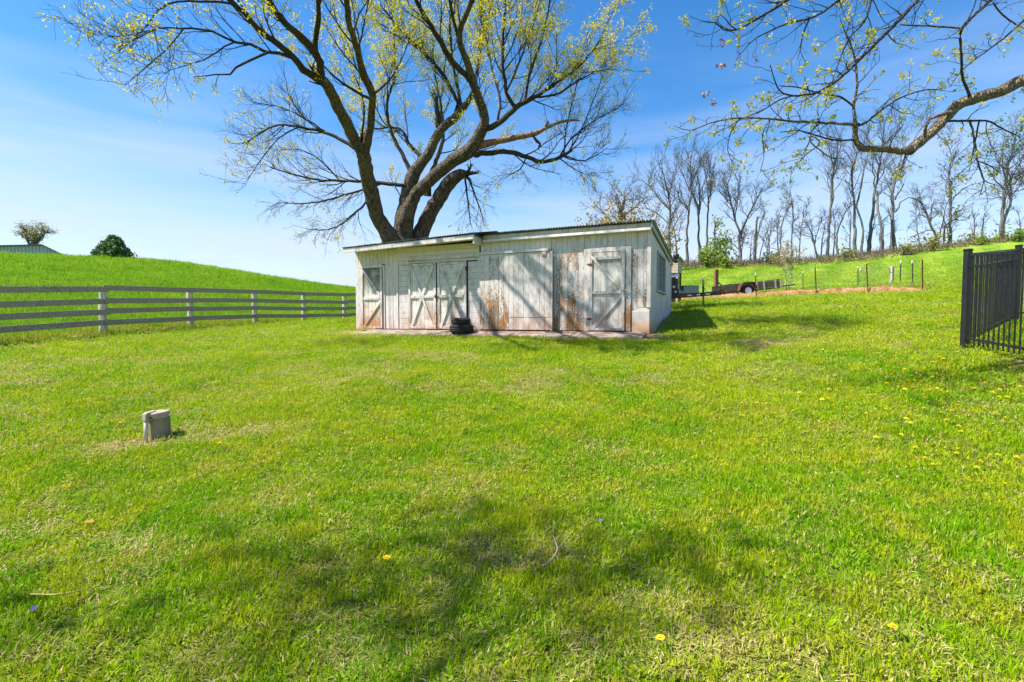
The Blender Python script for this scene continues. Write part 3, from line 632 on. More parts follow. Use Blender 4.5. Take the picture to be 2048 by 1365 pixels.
        m = MB(); m.add(V, F); return m.build('roof_sheet', M['tin'], S, smooth=False)
    xs = np.linspace(-.04, 4.44, 8)
    for i in range(7): sheet(xs[i], xs[i+1] + .02, -.56 + random.uniform(-.012, .012), 4.5, lambda X: zroof(min(X, 4.41)), lambda X: zroof(min(X, 4.41)) - .44, .004 * (i % 2))
    xs = np.linspace(4.44, 8.95, 8)
    for i in range(7): sheet(xs[i], xs[i+1] + .02, -.20 + random.uniform(-.012, .012), 4.5, lambda X: 2.585, lambda X: 2.125, .004 * (i % 2))
    m = MB(); y0, y1 = -.53, -.50
    m.add([(-.02,y0,2.285),(4.43,y0,2.405),(4.43,y0,2.525),(-.02,y0,2.42),(-.02,y1,2.285),(4.43,y1,2.405),(4.43,y1,2.525),(-.02,y1,2.42)], [(0,1,2,3),(7,6,5,4),(0,4,5,1),(1,5,6,2),(2,6,7,3),(3,7,4,0)])
    m.build('fascia_board', M['paint_h'], S, bevel=.004, **P_(0, .55, 0, .9, 0))
    for k in range(3):
        ya, yb = -.498 + k * .165, -.498 + k * .165 + .16
        MB().hexa([(-.01,ya,2.385-.006*k),(4.42,ya,2.495-.006*k),(4.42,yb,2.48-.006*k),(-.01,yb,2.37-.006*k)], [(-.01,ya,2.40-.006*k),(4.42,ya,2.51-.006*k),(4.42,yb,2.495-.006*k),(-.01,yb,2.385-.006*k)]).build('soffit_board', M['paint_h'], S, **P_(0, .2, 0, .5, 0))
    MB().box(4.38, 4.43, -.497, -.002, 2.30, 2.48).build('end_board', M['paint'], S, **P_(0, .3, 0, .6, 0))
    MB().box(4.46, 8.90, -.062, -.005, 2.44, 2.56).build('fascia_board', M['paint_h'], S, bevel=.004, **P_(0, .15, 0, .8, 0))
    m = MB(); m.hexa([(4.50,-.17,2.37),(8.89,-.17,2.37),(8.89,-.004,2.37),(4.50,-.004,2.37)], [(4.50,-.16,2.432),(8.89,-.16,2.432),(8.89,-.004,2.438),(4.50,-.004,2.438)]); m.build('ledge_board', M['paint_h'], S, bevel=.005, **P_(0, .25, 0, .2, 0))
    MB().hexa([(4.30,-.50,2.565),(4.98,-.30,2.60),(4.98,.5,2.56),(4.30,.5,2.52)], [(4.30,-.50,2.58),(4.98,-.30,2.612),(4.98,.5,2.575),(4.30,.5,2.535)]).build('roof_patch', M['tarpaper'], S)
    m = MB(); m.add([(8.895,-.17,2.43),(8.92,-.17,2.43),(8.92,4.48,1.99),(8.895,4.48,1.99),(8.895,-.17,2.56),(8.92,-.17,2.56),(8.92,4.48,2.10),(8.895,4.48,2.10)], [(0,3,2,1),(4,5,6,7),(0,1,5,4),(1,2,6,5),(2,3,7,6),(3,0,4,7)]); m.build('rake_board', M['hut_grey'], S)
build_shed()
def apron():
    a = empty('concrete_apron', (SHED0[0], SHED0[1], 1.2155), SHED_TH, kind='structure')
    xs = [.55, 2.2, 3.75, 5.5, 7.1, 8.82]
    for i in range(5):
        e0, e1 = -.66 + random.uniform(-.06, .06), -.66 + random.uniform(-.06, .06)
        MB().hexa([(xs[i]+.008,e0,-.35),(xs[i+1]-.008,e1,-.35),(xs[i+1]-.008,-.03,-.2),(xs[i]+.008,-.03,-.2)], [(xs[i]+.008,e0,-.115),(xs[i+1]-.008,e1,-.115),(xs[i+1]-.008,-.03,-.004),(xs[i]+.008,-.03,-.004)]).build('slab', M['slab'], a, bevel=.012)
apron()
def tyre(name, c, R, r, w, lab, rot=(0, 0, 0), group=None):
    t = empty(name, c, 0, lab, 'tyre'); t.rotation_euler = rot
    prof = []; n = 14
    pr = [(R*.56,-w*.40),(R*.70,-w*.5),(R*.88,-w*.46),(R*.97,-w*.33),(R,-w*.2),(R,-w*.13),(R*.975,-w*.125),(R*.975,-w*.10),(R,-w*.095),(R,w*.095),(R*.975,w*.10),(R*.975,w*.125),(R,w*.13),(R,w*.2),(R*.97,w*.33),(R*.88,w*.46),(R*.70,w*.5),(R*.56,w*.40),(R*.54,0)]
    k = 40; V = [(a * math.cos(2*math.pi*i/k), a * math.sin(2*math.pi*i/k), z) for a, z in pr for i in range(k)]; m = len(pr)
    F = [(i*k+j, i*k+(j+1)%k, ((i+1)%m)*k+(j+1)%k, ((i+1)%m)*k+j) for i in range(m) for j in range(k)]
    MB().add(V, F).build('tyre_carcass', M['rubber'], t, smooth=True)
    b = MB()
    for zz in (-w*.41, w*.41): b.lathe([(R*.575, zz - .008), (R*.60, zz), (R*.575, zz + .008)], 32)
    return t
wx, wy = shed_world(3.98, -.40)
tyre('tyre', (wx, wy, 1.2155 - .072 + .115), .325, .1, .23, 'wide black tyre lying flat at the bottom of the pair on the shed apron', (0, .01, .3)); tyre('tyre', (wx - .02, wy - .02, 1.2155 - .072 + .232 + .085), .262, .1, .17, 'smaller black tyre stacked on top of the wide tyre by the double doors', (.02, -.03, 1))

# ------------------------------------------------------------------ board fence on the left
def board_fence():
    f = empty('board_fence', (FENCE[2][0], FENCE[2][1], tz(*FENCE[2])), 0, 'four-rail grey board fence on round pale posts along the green field', 'fence')
    base = Vector(f.location); H = (.315, .625, .925, 1.27); tops = []
    Q = [Vector((x, y, tz(x, y))) for x, y in FENCE]
    for i, q in enumerate(Q):
        m = MB(); q = q - base; h = 1.32 if i != 2 else 1.22; m.tube([q + Vector((random.uniform(-.02,.02), random.uniform(-.02,.02), z)) for z in np.linspace(-.2, h, 6)], [.095 + random.uniform(-.006, .006) for _ in range(6)], 14); m.build('post', M['fence_post'], f, smooth=False)
    for i in range(len(Q) - 1):
        a, b = Q[i] - base, Q[i+1] - base; d = (b - a); d.z = 0; d.normalize(); nrm = Vector((d.y, -d.x, 0))
        for k, h in enumerate(H):
            j = lambda: random.uniform(-.018, .018)
            off = nrm * (.112 + (.0 if (i + k) % 2 else .03)); ext = d * .07
            MB().beam(a + off - ext + Vector((0, 0, h + j())), b + off + ext + Vector((0, 0, h + j())), .028, .155).build('board', M['fence_board'], f, bevel=.004)
board_fence()

# ------------------------------------------------------------------ black metal fence on the right
def metal_fence():
    f = empty('metal_fence', (6.35, 6.8, tz(6.35, 6.8)), 0, 'black metal picket fence with square posts turning a corner on the lawn', 'fence')
    base = Vector(f.location)
    def post(x, y, hh=1.35):
        z = tz(x, y); p = Vector((x, y, z)) - base
        m = MB(); m.box(p.x-.036, p.x+.036, p.y-.036, p.y+.036, p.z-.1, p.z+hh); m.build('post', M['black_metal'], f, bevel=.004)
        m = MB(); m.box(p.x-.042, p.x+.042, p.y-.042, p.y+.042, p.z+hh, p.z+hh+.03); m.build('post_cap', M['black_metal'], f, bevel=.008)
    def run(x0, y0, x1, y1, sp=.108, gap0=.09):
        a = Vector((x0, y0, tz(x0, y0))) - base; b = Vector((x1, y1, tz(x1, y1))) - base; d = b - a; L = math.hypot(d.x, d.y); u = d / L
        n = int((L - gap0) / sp)
        e0, e1 = a + u * .037, b - u * .037; up = Vector((0, 0, 1))
        for h, hh in ((1.30, .034), (1.14, .03), (.14, .032)):
            m = MB(); m.beam(e0 + up * h, e1 + up * h, .030, hh); m.build('rail', M['black_metal'], f)
        for k in range(n):
            p = a + u * (gap0 + k * sp); 
            m = MB(); m.box(p.x-.007, p.x+.007, p.y-.007, p.y+.007, p.z+.06, p.z+1.283); m.build('picket', M['black_metal'], f)
    c = [(6.02, 4.5), (6.35, 6.8), (9.17, 8.84), (12.2, 8.9)]
    for q in c: post(*q)
    run(6.35, 6.8, 6.02, 4.5, .078); run(6.35, 6.8, 9.17, 8.84, .125); run(9.17, 8.84, 12.2, 8.9)
metal_fence()

# ------------------------------------------------------------------ well casing
def well():
    z = tz(*WELL); w = empty('well_casing', (WELL[0], WELL[1], z), rad(-20), 'short weathered well pipe with a cream cap in a bare patch of lawn', 'well pipe')
    MB().lathe([(.082,-.1),(.082,.0),(.083,.1),(.082,.17),(.082,.20)], 32).build('casing', M['casing'], w, smooth=True)
    o = MB().lathe([(.084,.185),(.094,.187),(.096,.195),(.096,.232),(.092,.242),(.06,.249),(.0,.251)], 36).build('cap', M['casing_cap'], w, smooth=False, bevel=.003); o.rotation_euler = (rad(2), rad(-3), 0)
    m = MB(); m.box(-.028,.022,-.135,-.075,.178,.238); m.hexa([(-.028,-.135,.238),(.022,-.135,.238),(.022,-.03,.238),(-.028,-.03,.238)], [(-.022,-.12,.252),(.016,-.12,.252),(.016,-.04,.262),(-.022,-.04,.262)]); m.build('conduit_box', M['casing_cap'], w, bevel=.004)
    MB().tube([(-.012,-.112,.18),(-.013,-.113,.09),(-.02,-.118,-.04)], .017, 12).build('conduit', M['conduit'], w, smooth=True)
    MB().tube([(.03,-.10,.203),(.045,-.106,.203)], .01, 8).build('bolt', M['rust_dark'], w)
    for a in (0.3, 2.2): MB().tube([(.09*math.cos(a),.09*math.sin(a),.21),(.107*math.cos(a),.107*math.sin(a),.21)], .009, 6).build('bolt', M['casing_cap'], w)
well()
# ------------------------------------------------------------------ things behind the shed, on the right
def garden():
    # clay bank that edges the levelled garden
    n = 90; pts = np.array(BANK); s = np.r_[0, np.cumsum(np.hypot(*np.diff(pts, axis=0).T))]; t = np.linspace(0, s[-1], n)
    x = np.interp(t, s, pts[:, 0]); y = np.interp(t, s, pts[:, 1]); dx, dy = np.gradient(x), np.gradient(y); L = np.hypot(dx, dy); nx, ny = dy / L, -dx / L   # towards the garden
    en = np.clip(np.minimum(t, s[-1] - t) / 1.2, 0, 1) ** .6; V = []
    for o, h in ((-.12, -.15), (-.03, .0), (.02, .14), (.06, .25), (.25, .30), (.7, .29), (1.3, .18), (1.9, -.05)):
        xx = x + nx * (o + .05 * RNG.normal(size=n)); yy = y + ny * (o + .05 * RNG.normal(size=n)); V.append(np.c_[xx, yy, terr(x, y) + h * (.75 * en if h > 0 else 1) - .06 * (1 - en) + (.025 * RNG.normal(size=n) if h > 0 else 0)])
    V = np.concatenate(V); i = np.arange(7)[:, None] * n + np.arange(n - 1)[None]; F = np.stack([i, i + n, i + n + 1, i + 1], -1).reshape(-1, 4)
    tag(np_mesh('clay_bank', V, F, M['soilbank'], smooth=True), kind='structure')
    T = [make_tuft('bank_a', 26, .10, .05, .14, .010, [M['brush'], M['straw']], .5, 1.0, seed=31), make_tuft('bank_b', 26, .12, .05, .12, .012, [M['grass'], M['straw']], .4, 1.0, seed=32)]
    k = 420; tt = RNG.uniform(0, s[-1], k); o = RNG.uniform(-.12, .9, k); bx = np.interp(tt, s, pts[:, 0]) + np.interp(tt, t, nx) * o; by = np.interp(tt, s, pts[:, 1]) + np.interp(tt, t, ny) * o
    bz = terr(bx, by) + np.interp(o, [-.12, .02, .06, .25, .9], [-.05, .05, .13, .16, .14]); sc = RNG.uniform(.5, 1.2, k)
    scatter('bank_weeds', np.c_[bx, by, bz], np.c_[RNG.normal(0, .3, k), RNG.normal(0, .3, k), RNG.uniform(0, 6.28, k)], np.c_[sc, sc, sc], collection_of('bank_tufts', T))
    # steel posts
    def tpost(px, py0, py1, Y, mat, label, tip=False, studs=True):
        a, b = at(px[0], py1, Y), at(px[1], py0, Y); a[2] = min(a[2], tz(a[0], a[1]) + .02) - .15
        e = empty('steel_post', a, 0, label, 'post', 'steel posts round the garden'); d = Vector(b - a)
        m = MB(); m.beam((0,0,0), d, .042, .012, (0,1,0)); m.beam((0,.018,0), d + Vector((0,.018,0)), .010, .034, (0,1,0)); m.build('shaft', mat, e)
        if studs:
            m = MB()
            for k in range(14): q = d * (.2 + .055 * k); m.box(q.x-.014, q.x+.014, q.y-.02, q.y-.006, q.z-.01, q.z+.01)
            tag(m.build('studs', mat, e), kind='stuff')
        if tip: MB().beam(d * .90, d * 1.005, .05, .028, (0,1,0)).build('tip', M['white_tip'], e)
    tpost((1513, 1511), 546, 595, 23.6, M['rust_dark'], 'rusty steel post with a pale tip in front of the plank-sided trailer', True); tpost((1633.5, 1630), 535, 591, 21.5, M['rust_dark'], 'rusty studded steel post on the clay bank, near the thin sapling')
    tpost((1737, 1733), 529, 587, 19.9, M['rust_dark'], 'rusty studded steel post standing in front of the tube gate'); tpost((1845.6, 1845), 520, 583, 18.4, M['rust_dark'], 'tall plain rusty post at the right end of the clay bank', studs=False)
    tpost((1716, 1716), 533, 575, 28, M['green_post'], 'white-tipped steel post at the hinge side of the tube gate', True); tpost((1799.5, 1802), 521, 575, 23.2, M['green_post'], 'dark green white-tipped post just right of the grey gate post', True)
    tpost((1826, 1824.5), 521, 575, 22.6, M['green_post'], 'dark green white-tipped post next to the plain rusty end post', True); tpost((1606, 1606), 543, 582, 30, M['green_post'], 'dark green white-tipped post by the tongue of the plank-sided trailer', True)
    # gate
    a = at(1718.5, 574, 28); g = empty('tube_gate', a, 0, 'small galvanised tube gate with rounded corners and wire mesh', 'gate'); wd = at(1779, 574, 28)[0] - a[0]; h = 1.06; r = .16
    pts = []
    for cx, cz, a0 in ((wd-r, r, -90), (wd-r, h-r+.05, 0), (r, h-r, 90), (r, r, 180)): pts += [(cx + r * math.cos(rad(a0 + k * 22.5)), 0, cz + r * math.sin(rad(a0 + k * 22.5))) for k in range(5)]
    pts.append(pts[0]); MB().tube(pts, .026, 8).build('frame', M['galv'], g, smooth=True)
    m = MB()
    for k in range(1, 17): m.beam((wd * k / 17, 0, .03), (wd * k / 17, 0, h - .02), .0045, .0045)
    for k in range(1, 10): m.beam((.03, .004, h * k / 10), (wd - .03, .004, h * k / 10), .0045, .0045)
    tag(m.build('wire_mesh', M['galv'], g), kind='stuff')
    m = MB(); m.box(wd+.03, wd+.10, -.02, .02, .3, .33); m.box(wd+.03, wd+.10, -.02, .02, .8, .83); m.beam((wd+.07,0,.1),(wd+.07,0,.95),.02,.02); m.build('hinge', M['rust_dark'], g)
    def timber(px, py0, py1, Y, w, mat, label):
        a = at(px, py1, Y); h = at(px, py0, Y)[2] - a[2]; e = empty('timber_post', a, .2, label, 'post'); MB().box(-w/2, w/2, -w/2, w/2, -.3, h - .02).build('shaft', mat, e, bevel=.01); MB().hexa([(-w/2,-w/2,h-.02),(w/2,-w/2,h-.02),(w/2,w/2,h-.02),(-w/2,w/2,h-.02)], [(-w/3,-w/3,h),(w/3,-w/3,h),(w/3,w/3,h),(-w/3,w/3,h)]).build('top', mat, e)
        return e, h
    timber(1783, 533, 573, 28.4, .165, M['grey_post'], 'pale grey square gate post at the latch side of the tube gate')
    e, h = timber(1431.5, 539, 583, 26.9, .19, M['brown_post'], 'brown square timber post at the tail of the plank-sided trailer')
    MB().beam((.10, -.05, h * .42), (.42, -.05, h * .18), .05, .04, (0, 1, 0)).build('brace', M['old_board'], e)
    # wire strung between the posts
    w = MB()
    tops = [at(1511, 552, 23.6), at(1631, 541, 21.5), at(1734, 535, 19.9), at(1845, 527, 18.4)]
    for fr in (0, .3, .62):
        for p, q in zip(tops[:-1], tops[1:]):
            p2, q2 = Vector(p) - Vector((0, 0, fr)), Vector(q) - Vector((0, 0, fr)); w.tube([p2, (p2 + q2) / 2 - Vector((0, 0, .015)), q2], .0022, 4)
    tag(w.build('fence_wire', M['galv']), 'thin wire strung between the rusty posts along the clay bank', 'wire')
garden()
def plank_trailer():
    Y = 25.6; cx = at(1479.6, 583, Y)[0]; gz = tz(cx, Y) + .0
    t = empty('plank_trailer', (cx, Y, gz), rad(4), 'small plank-sided utility trailer with a white-rimmed wheel resting on its low tail', 'trailer'); tl = rad(-6.2); c, s = math.cos(tl), math.sin(tl); t.scale = (.93, .93, .93)
    def R(x, y, z): return (x * c + z * s, y, -x * s + z * c + .37)       # tilt about the axle
    def bx(m, x0, x1, y0, y1, z0, z1): m.hexa([R(x0,y0,z0),R(x1,y0,z0),R(x1,y1,z0),R(x0,y1,z0)], [R(x0,y0,z1),R(x1,y0,z1),R(x1,y1,z1),R(x0,y1,z1)]); return m
    W = .62
    bx(MB(), -1.30, 2.05, -W, W, -.02, .04).build('deck', M['old_board'], t); m = MB(); bx(m, -1.3, 2.05, -W-.03, -W+.03, -.10, -.021); bx(m, -1.3, 2.05, W-.03, W+.03, -.10, -.021); m.build('chassis', M['rust_dark'], t)
    for sgn in (-1, 1):
        for k in range(2):
            bx(MB(), -1.30, 2.05, sgn*W-.015, sgn*W+.015, .045 + k*.185, .045 + k*.185 + .178).build('side_board', M['old_board'], t)
        for X in (-.42, .62, 1.02, 1.68, 1.98): bx(MB(), X, X + .075, sgn*(W+.035)-.018, sgn*(W+.035)+.018, -.09, .40).build('stake', M['grey_post'] if X > .5 else M['old_board'], t)
    for k in range(2): bx(MB(), 2.052, 2.08, -W, W, .045 + k*.185, .223 + k*.185).build('front_board', M['old_board'], t)
    m = MB(); m.tube([R(.9,-W,-.06), R(2.1,-.25,-.02), R(3.25,0,.02)], .035, 8); m.tube([R(.9,W,-.06), R(2.1,.25,-.02), R(3.25,0,.02)], .035, 8); m.build('tongue', M['trailer_black'], t); m = MB(); m.tube([R(2.75,0,0), (2.78*c+.02, 0, -.05+.02)], .022, 8); m.tube([R(2.9,0,0), (2.95, 0, .05)], .02, 8); m.build('jack', M['rust_dark'], t)
    for sgn in (-1, 1):
        y = sgn * (W + .17); wh = empty('wheel', (0, y, .325), 0); wh.parent = t; wh.scale = (.9, .9, .9)
        MB().lathe([(.21,-.09),(.32,-.10),(.355,-.07),(.36,0),(.355,.07),(.32,.10),(.21,.09)], 32, axis='y').build('tyre', M['rubber'], wh, smooth=True)
        m = MB(); m.lathe([(.205,-.098),(.208,-.08),(.15,-.055),(.07,-.085),(.0,-.09)], 28, axis='y'); m.lathe([(.205,.08),(.1,.05),(.0,.09)], 28, axis='y'); m.build('rim', M['rim'], wh)
        m = MB()
        for k in range(5): a = 2*math.pi*k/5; m.tube([(.13*math.cos(a), -.085, .13*math.sin(a)), (.13*math.cos(a), -.055, .13*math.sin(a))], .028, 8)
        m.build('rim_hole', M['dark'], wh)
        q = [(-.52, -.05), (-.44, .24), (-.28, .42), (.28, .43), (.46, .24), (.53, -.04)]; m = MB()
        for (a, b), (e, f) in zip(q[:-1], q[1:]): m.beam((a, y, b + .36), (e, y, f + .36), .26, .012, (0, 1, 0)) if False else m.hexa([(a,y-.13,b+.36),(e,y-.13,f+.36),(e,y+.13,f+.36),(a,y+.13,b+.36)], [(a,y-.13,b+.375),(e,y-.13,f+.375),(e,y+.13,f+.375),(a,y+.13,b+.375)])
        m.build('fender', M['rust_dark'], t)
plank_trailer()
def black_trailer():
    Y = 16.6; K = lambda px, py, y=Y: Vector(at(px, py, y)); g = tz(6.5, Y); t = empty('black_trailer', (6.51, Y, g), 0, 'black trailer tongue with red and white tape sticking out from behind the shed', 'trailer'); b = Vector(t.location)
    p0 = K(1310, 596) - b; p1 = K(1441, 586.5) - b; MB().beam(p0, p1, .10, .125).build('tongue_beam', M['trailer_black'], t, bevel=.006)
    q0 = p0 + Vector((0, .95, 0)); MB().beam(q0, p1 + Vector((0, .1, 0)), .10, .12).build('tongue_beam', M['trailer_black'], t, bevel=.006)
    d = (p1 - p0); 
    for i, (a, e) in enumerate(((1362, 1372), (1373.5, 1382), (1383, 1391), (1392, 1400), (1401.5, 1408.5), (1410, 1419))):
        fa, fe = (a - 1310) / 131, (e - 1310) / 131; o = Vector((0, -.052, -.005)); MB().beam(p0 + d * fa + o, p0 + d * fe + o, .005, .045).build('tape', M['white_tape'] if i % 2 else M['red_tape'], t)
    jx = K(1404, 561) - b; m = MB(); top = Vector((jx.x, -.10, jx.z)); foot = Vector((jx.x + .03, -.10, -.0)); m.tube([top, Vector((jx.x + .012, -.10, .42))], .036, 12); m.tube([Vector((jx.x + .012, -.10, .42)), foot], .028, 12); m.build('jack', M['old_board'], t, smooth=True)
    m = MB(); m.tube([top + Vector((0,0,.0)), top + Vector((0,0,.05))], .045, 12); m.tube([top + Vector((.03,0,-.25)), top + Vector((.12,-.02,-.36))], .012, 6); m.build('jack_handle', M['galv'], t); MB().box(foot.x - .07, foot.x + .07, -.17, -.03, -.02, .012).build('jack_foot', M['rust_dark'], t)
    m = MB(); m.tube([p1, p1 + Vector((.09, 0, .01)), p1 + Vector((.17, 0, .015))], [.06, .05, .035], 10); m.box(p1.x - .04, p1.x + .08, -.04, .04, p1.z + .06, p1.z + .13); m.tube([p1 + Vector((-.05, 0, .06)), p1 + Vector((-.02, 0, .17)), p1 + Vector((.04, 0, .15))], .012, 6); m.build('coupler', M['rust_dark'], t)
    ch = empty('chain', (0, 0, 0)); ch.parent = t; lo = .43; n = 20; link = None
    for k in range(n):
        f = k / (n - 1); x = p1.x - .27 + .24 * f; z = p1.z - .06 - lo * (1 - (2 * f - 1) ** 4) * (1 if f < .98 else 1)
        f2 = min(1, f + .01); x2 = p1.x - .27 + .24 * f2; z2 = p1.z - .06 - lo * (1 - (2 * f2 - 1) ** 4); an = math.atan2(z2 - z, x2 - x + 1e-6)
        if link is None: link = MB().tube([(.026 * math.cos(u), .014 * math.sin(u), 0) for u in np.linspace(0, 2 * math.pi, 9)], .006, 5).build('link', M['rust_dark'], ch)
        o = link if k == 0 else link.copy()
        if k: COL.objects.link(o)
        o.location = (x, -.07, z); o.rotation_euler = (rad(90 * (k % 2)), -an, 0)
    x0, x1 = (K(1367, 580) - b).x, (K(1397.5, 580) - b).x; z0, z1 = (K(1380, 588) - b).z + .01, (K(1380, 572.5) - b).z
    tb = MB().box(x0, x1, -.02, .42, z0, z1).build('tool_box', M['toolbox_grey'], t, bevel=.008); MB().box(x0 - .012, x1 + .012, -.032, .432, z1, z1 + .025).build('lid', M['hut_grey'], tb, bevel=.005); MB().box(x1 + .0005, x1 + .02, .15, .22, z1 - .06, z1 - .02).build('hasp', M['rust_dark'], tb)
    xl = (K(1356, 580) - b).x; zt = (K(1350, 557) - b).z; zb = (K(1350, 596) - b).z
    bd = MB().box(xl - 1.9, xl, .0, 1.2, zb, zt).build('dump_body', M['trailer_black'], t, bevel=.02)
    for (pa, pb) in ((1345.5, 573), (1349, 583)): a = K(pa, pb) - b; MB().box(a.x - .0, a.x + .085, -.008, -.001, a.z - .05, a.z + .015).build('sticker', M['white_tape'], bd)
    a = K(1340, 553) - b; e = K(1354, 551) - b; MB().beam(a, e + Vector((0, 0, .03)), .5, .02, (0, 1, .0)).build('flap', M['hut_grey'], bd) if False else MB().hexa([(a.x-.6,-.25,a.z-.06),(e.x,-.25,e.z-.08),(e.x+.02,.05,e.z+.04),(a.x-.6,.05,a.z+.06)], [(a.x-.6,-.25,a.z-.045),(e.x,-.25,e.z-.065),(e.x+.02,.05,e.z+.055),(a.x-.6,.05,a.z+.075)]).build('flap', M['hut_grey'], bd)
    x0 = (K(1356, 585) - b).x; MB().hexa([(x0,-.08,z0),(x0+.22,-.08,z0),(x0+.22,.3,z0),(x0,.3,z0)], [(x0,-.08,z0+.15),(x0+.2,-.08,z0+.02),(x0+.2,.3,z0+.02),(x0,.3,z0+.15)]).build('step', M['grey_post'], t)
    # plank hut behind the trailer
    Y2 = 20.0; K2 = lambda px, py: Vector(at(px, py, Y2)); xr = K2(1369.5, 540).x; g2 = tz(xr - .5, Y2); h = empty('plank_hut', (xr - .9, Y2, g2), rad(-38), 'small plank hut with a slanted roof on dark posts behind the black trailer', 'hut')
    w, dpt = .40, .36; z0, z1, z2 = K2(1360, 546).z - g2, K2(1360, 524).z - g2, K2(1360, 516).z - g2
    h.location = (K2(1356, 540).x, Y2 + .0, g2); h.rotation_euler = (0, 0, rad(-35))
    # corner nearest the camera is at the origin: front face runs to -X, right face runs to +Y
    n = 4
    for k in range(n):
        za, zb = z0 + (z1 - z0) * k / n, z0 + (z1 - z0) * (k + 1) / n - .008
        MB().box(-.80, 0, -.02, .0, za, zb).build('plank', M['hut_board'], h); MB().box(.001, .021, .0, .5, za, zb).build('plank', M['hut_grey'], h)
        MB().box(-.80, 0, .5, .52, za, zb).build('plank', M['hut_board'], h); MB().box(-.82, -.801, 0, .5, za, zb).build('plank', M['hut_board'], h)
    MB().hexa([(-.92,-.12,z2+.02),(.12,-.12,z2+.02),(.12,.64,z1-.02),(-.92,.64,z1-.02)], [(-.92,-.12,z2+.05),(.12,-.12,z2+.05),(.12,.64,z1+.01),(-.92,.64,z1+.01)]).build('roof', M['hut_grey'], h)
    MB().hexa([(-.8,0,z1),(0,0,z1),(0,.5,z1),(-.8,.5,z1)], [(-.8,0,z2),(0,0,z2),(0,.5,z1+.001),(-.8,.5,z1+.001)]).build('gable', M['hut_board'], h)
    for (x, y) in ((-.04,.0),(-.04,.44),(-.78,.0),(-.78,.44)): MB().box(x-.035, x+.035, y, y+.07, -.3, z0 - .002).build('leg', M['hut_board'] if y < .1 else M['old_board'], h)
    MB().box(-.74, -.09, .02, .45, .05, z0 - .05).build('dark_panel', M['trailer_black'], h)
    # lamp at the back corner of the shed
    c = Vector(at(1352.3, 518, 15.75)); l = empty('security_light', c, rad(20), 'black lamp on an arm at the back corner of the shed', 'lamp')
    MB().lathe([(.0,.16),(.07,.155),(.095,.13),(.10,.09),(.085,.02),(.075,-.05),(.06,-.11),(.045,-.135),(.0,-.14)], 20).build('housing', M['trailer_black'], l, smooth=True); MB().lathe([(.05,.0),(.05,-.012),(.0,-.016)], 16, c=(0,-.012,.02), axis='y').build('lens', M['toolbox_grey'], l)
    MB().lathe([(.032,.0),(.03,-.012),(.0,-.014)], 14, c=(0,-.075,-.06), axis='y').build('sensor', M['toolbox_grey'], l)
    wx, wy = shed_world(8.90, 4.40); e = Vector((wx, wy, 1.2155 + 2.03)) - c; e.rotate(Matrix.Rotation(-rad(20), 3, 'Z')); MB().tube([(-.03, .03, .12), (e.x * .5, e.y * .5 + .03, .08), e], .014, 8).build('arm', M['trailer_black'], l)
black_trailer()

# ------------------------------------------------------------------ barn on the left hill
def barn():
    Y = 72.0; pts = [(-190, 497.5), (88, 492), (140, 517)]; A = [Vector(at(a, b, Y)) for a, b in pts]; base = Vector((A[1].x, Y, tz(A[1].x, Y) - .3)); zb = -1.0
    b = empty('barn', base, 0, 'pale teal metal barn with dark trim on the hill crest', 'barn'); D = Vector((-10, 11, 0))
    L = [q - base for q in A]; lo = [Vector((L[0].x, 0, zb)), Vector((L[2].x, 0, zb))]
    f = [lo[0], lo[1], L[2], L[1], L[0]]; bk = [q + D for q in f]
    MB().add(f + bk, [(0,1,2,3,4),(9,8,7,6,5),(0,5,6,1),(1,6,7,2),(2,7,8,3),(3,8,9,4),(4,9,5,0)]).build('wall', M['barn'], b)
    n = 46; m = MB()
    for k in range(n):
        x = L[0].x + (L[2].x - L[0].x) * (k + .5) / n; zt = np.interp(x, [L[0].x, L[1].x, L[2].x], [L[0].z, L[1].z, L[2].z]) - .04; m.box(x - .06, x + .06, -.07, -.002, zb, zt)
    tag(m.build('siding_ribs', M['barn'], b), kind='stuff')
    m = MB()
    for p, q in ((L[0], L[1]), (L[1], L[2])): d = Vector((0, -.3, .02)); u = D + Vector((0, .3, .02)); h = Vector((0, 0, .16)); m.add([p + d, q + d, q + u, p + u, p + d + h, q + d + h, q + u + h, p + u + h], [(0,3,2,1),(4,5,6,7),(0,1,5,4),(1,2,6,5),(2,3,7,6),(3,0,4,7)])
    m.build('roof', M['barn_trim'], b)
    MB().box(-4.3, -4.0, -.1, -.01, zb, 1.2).build('door_edge', M['barn_trim'], b)
barn()

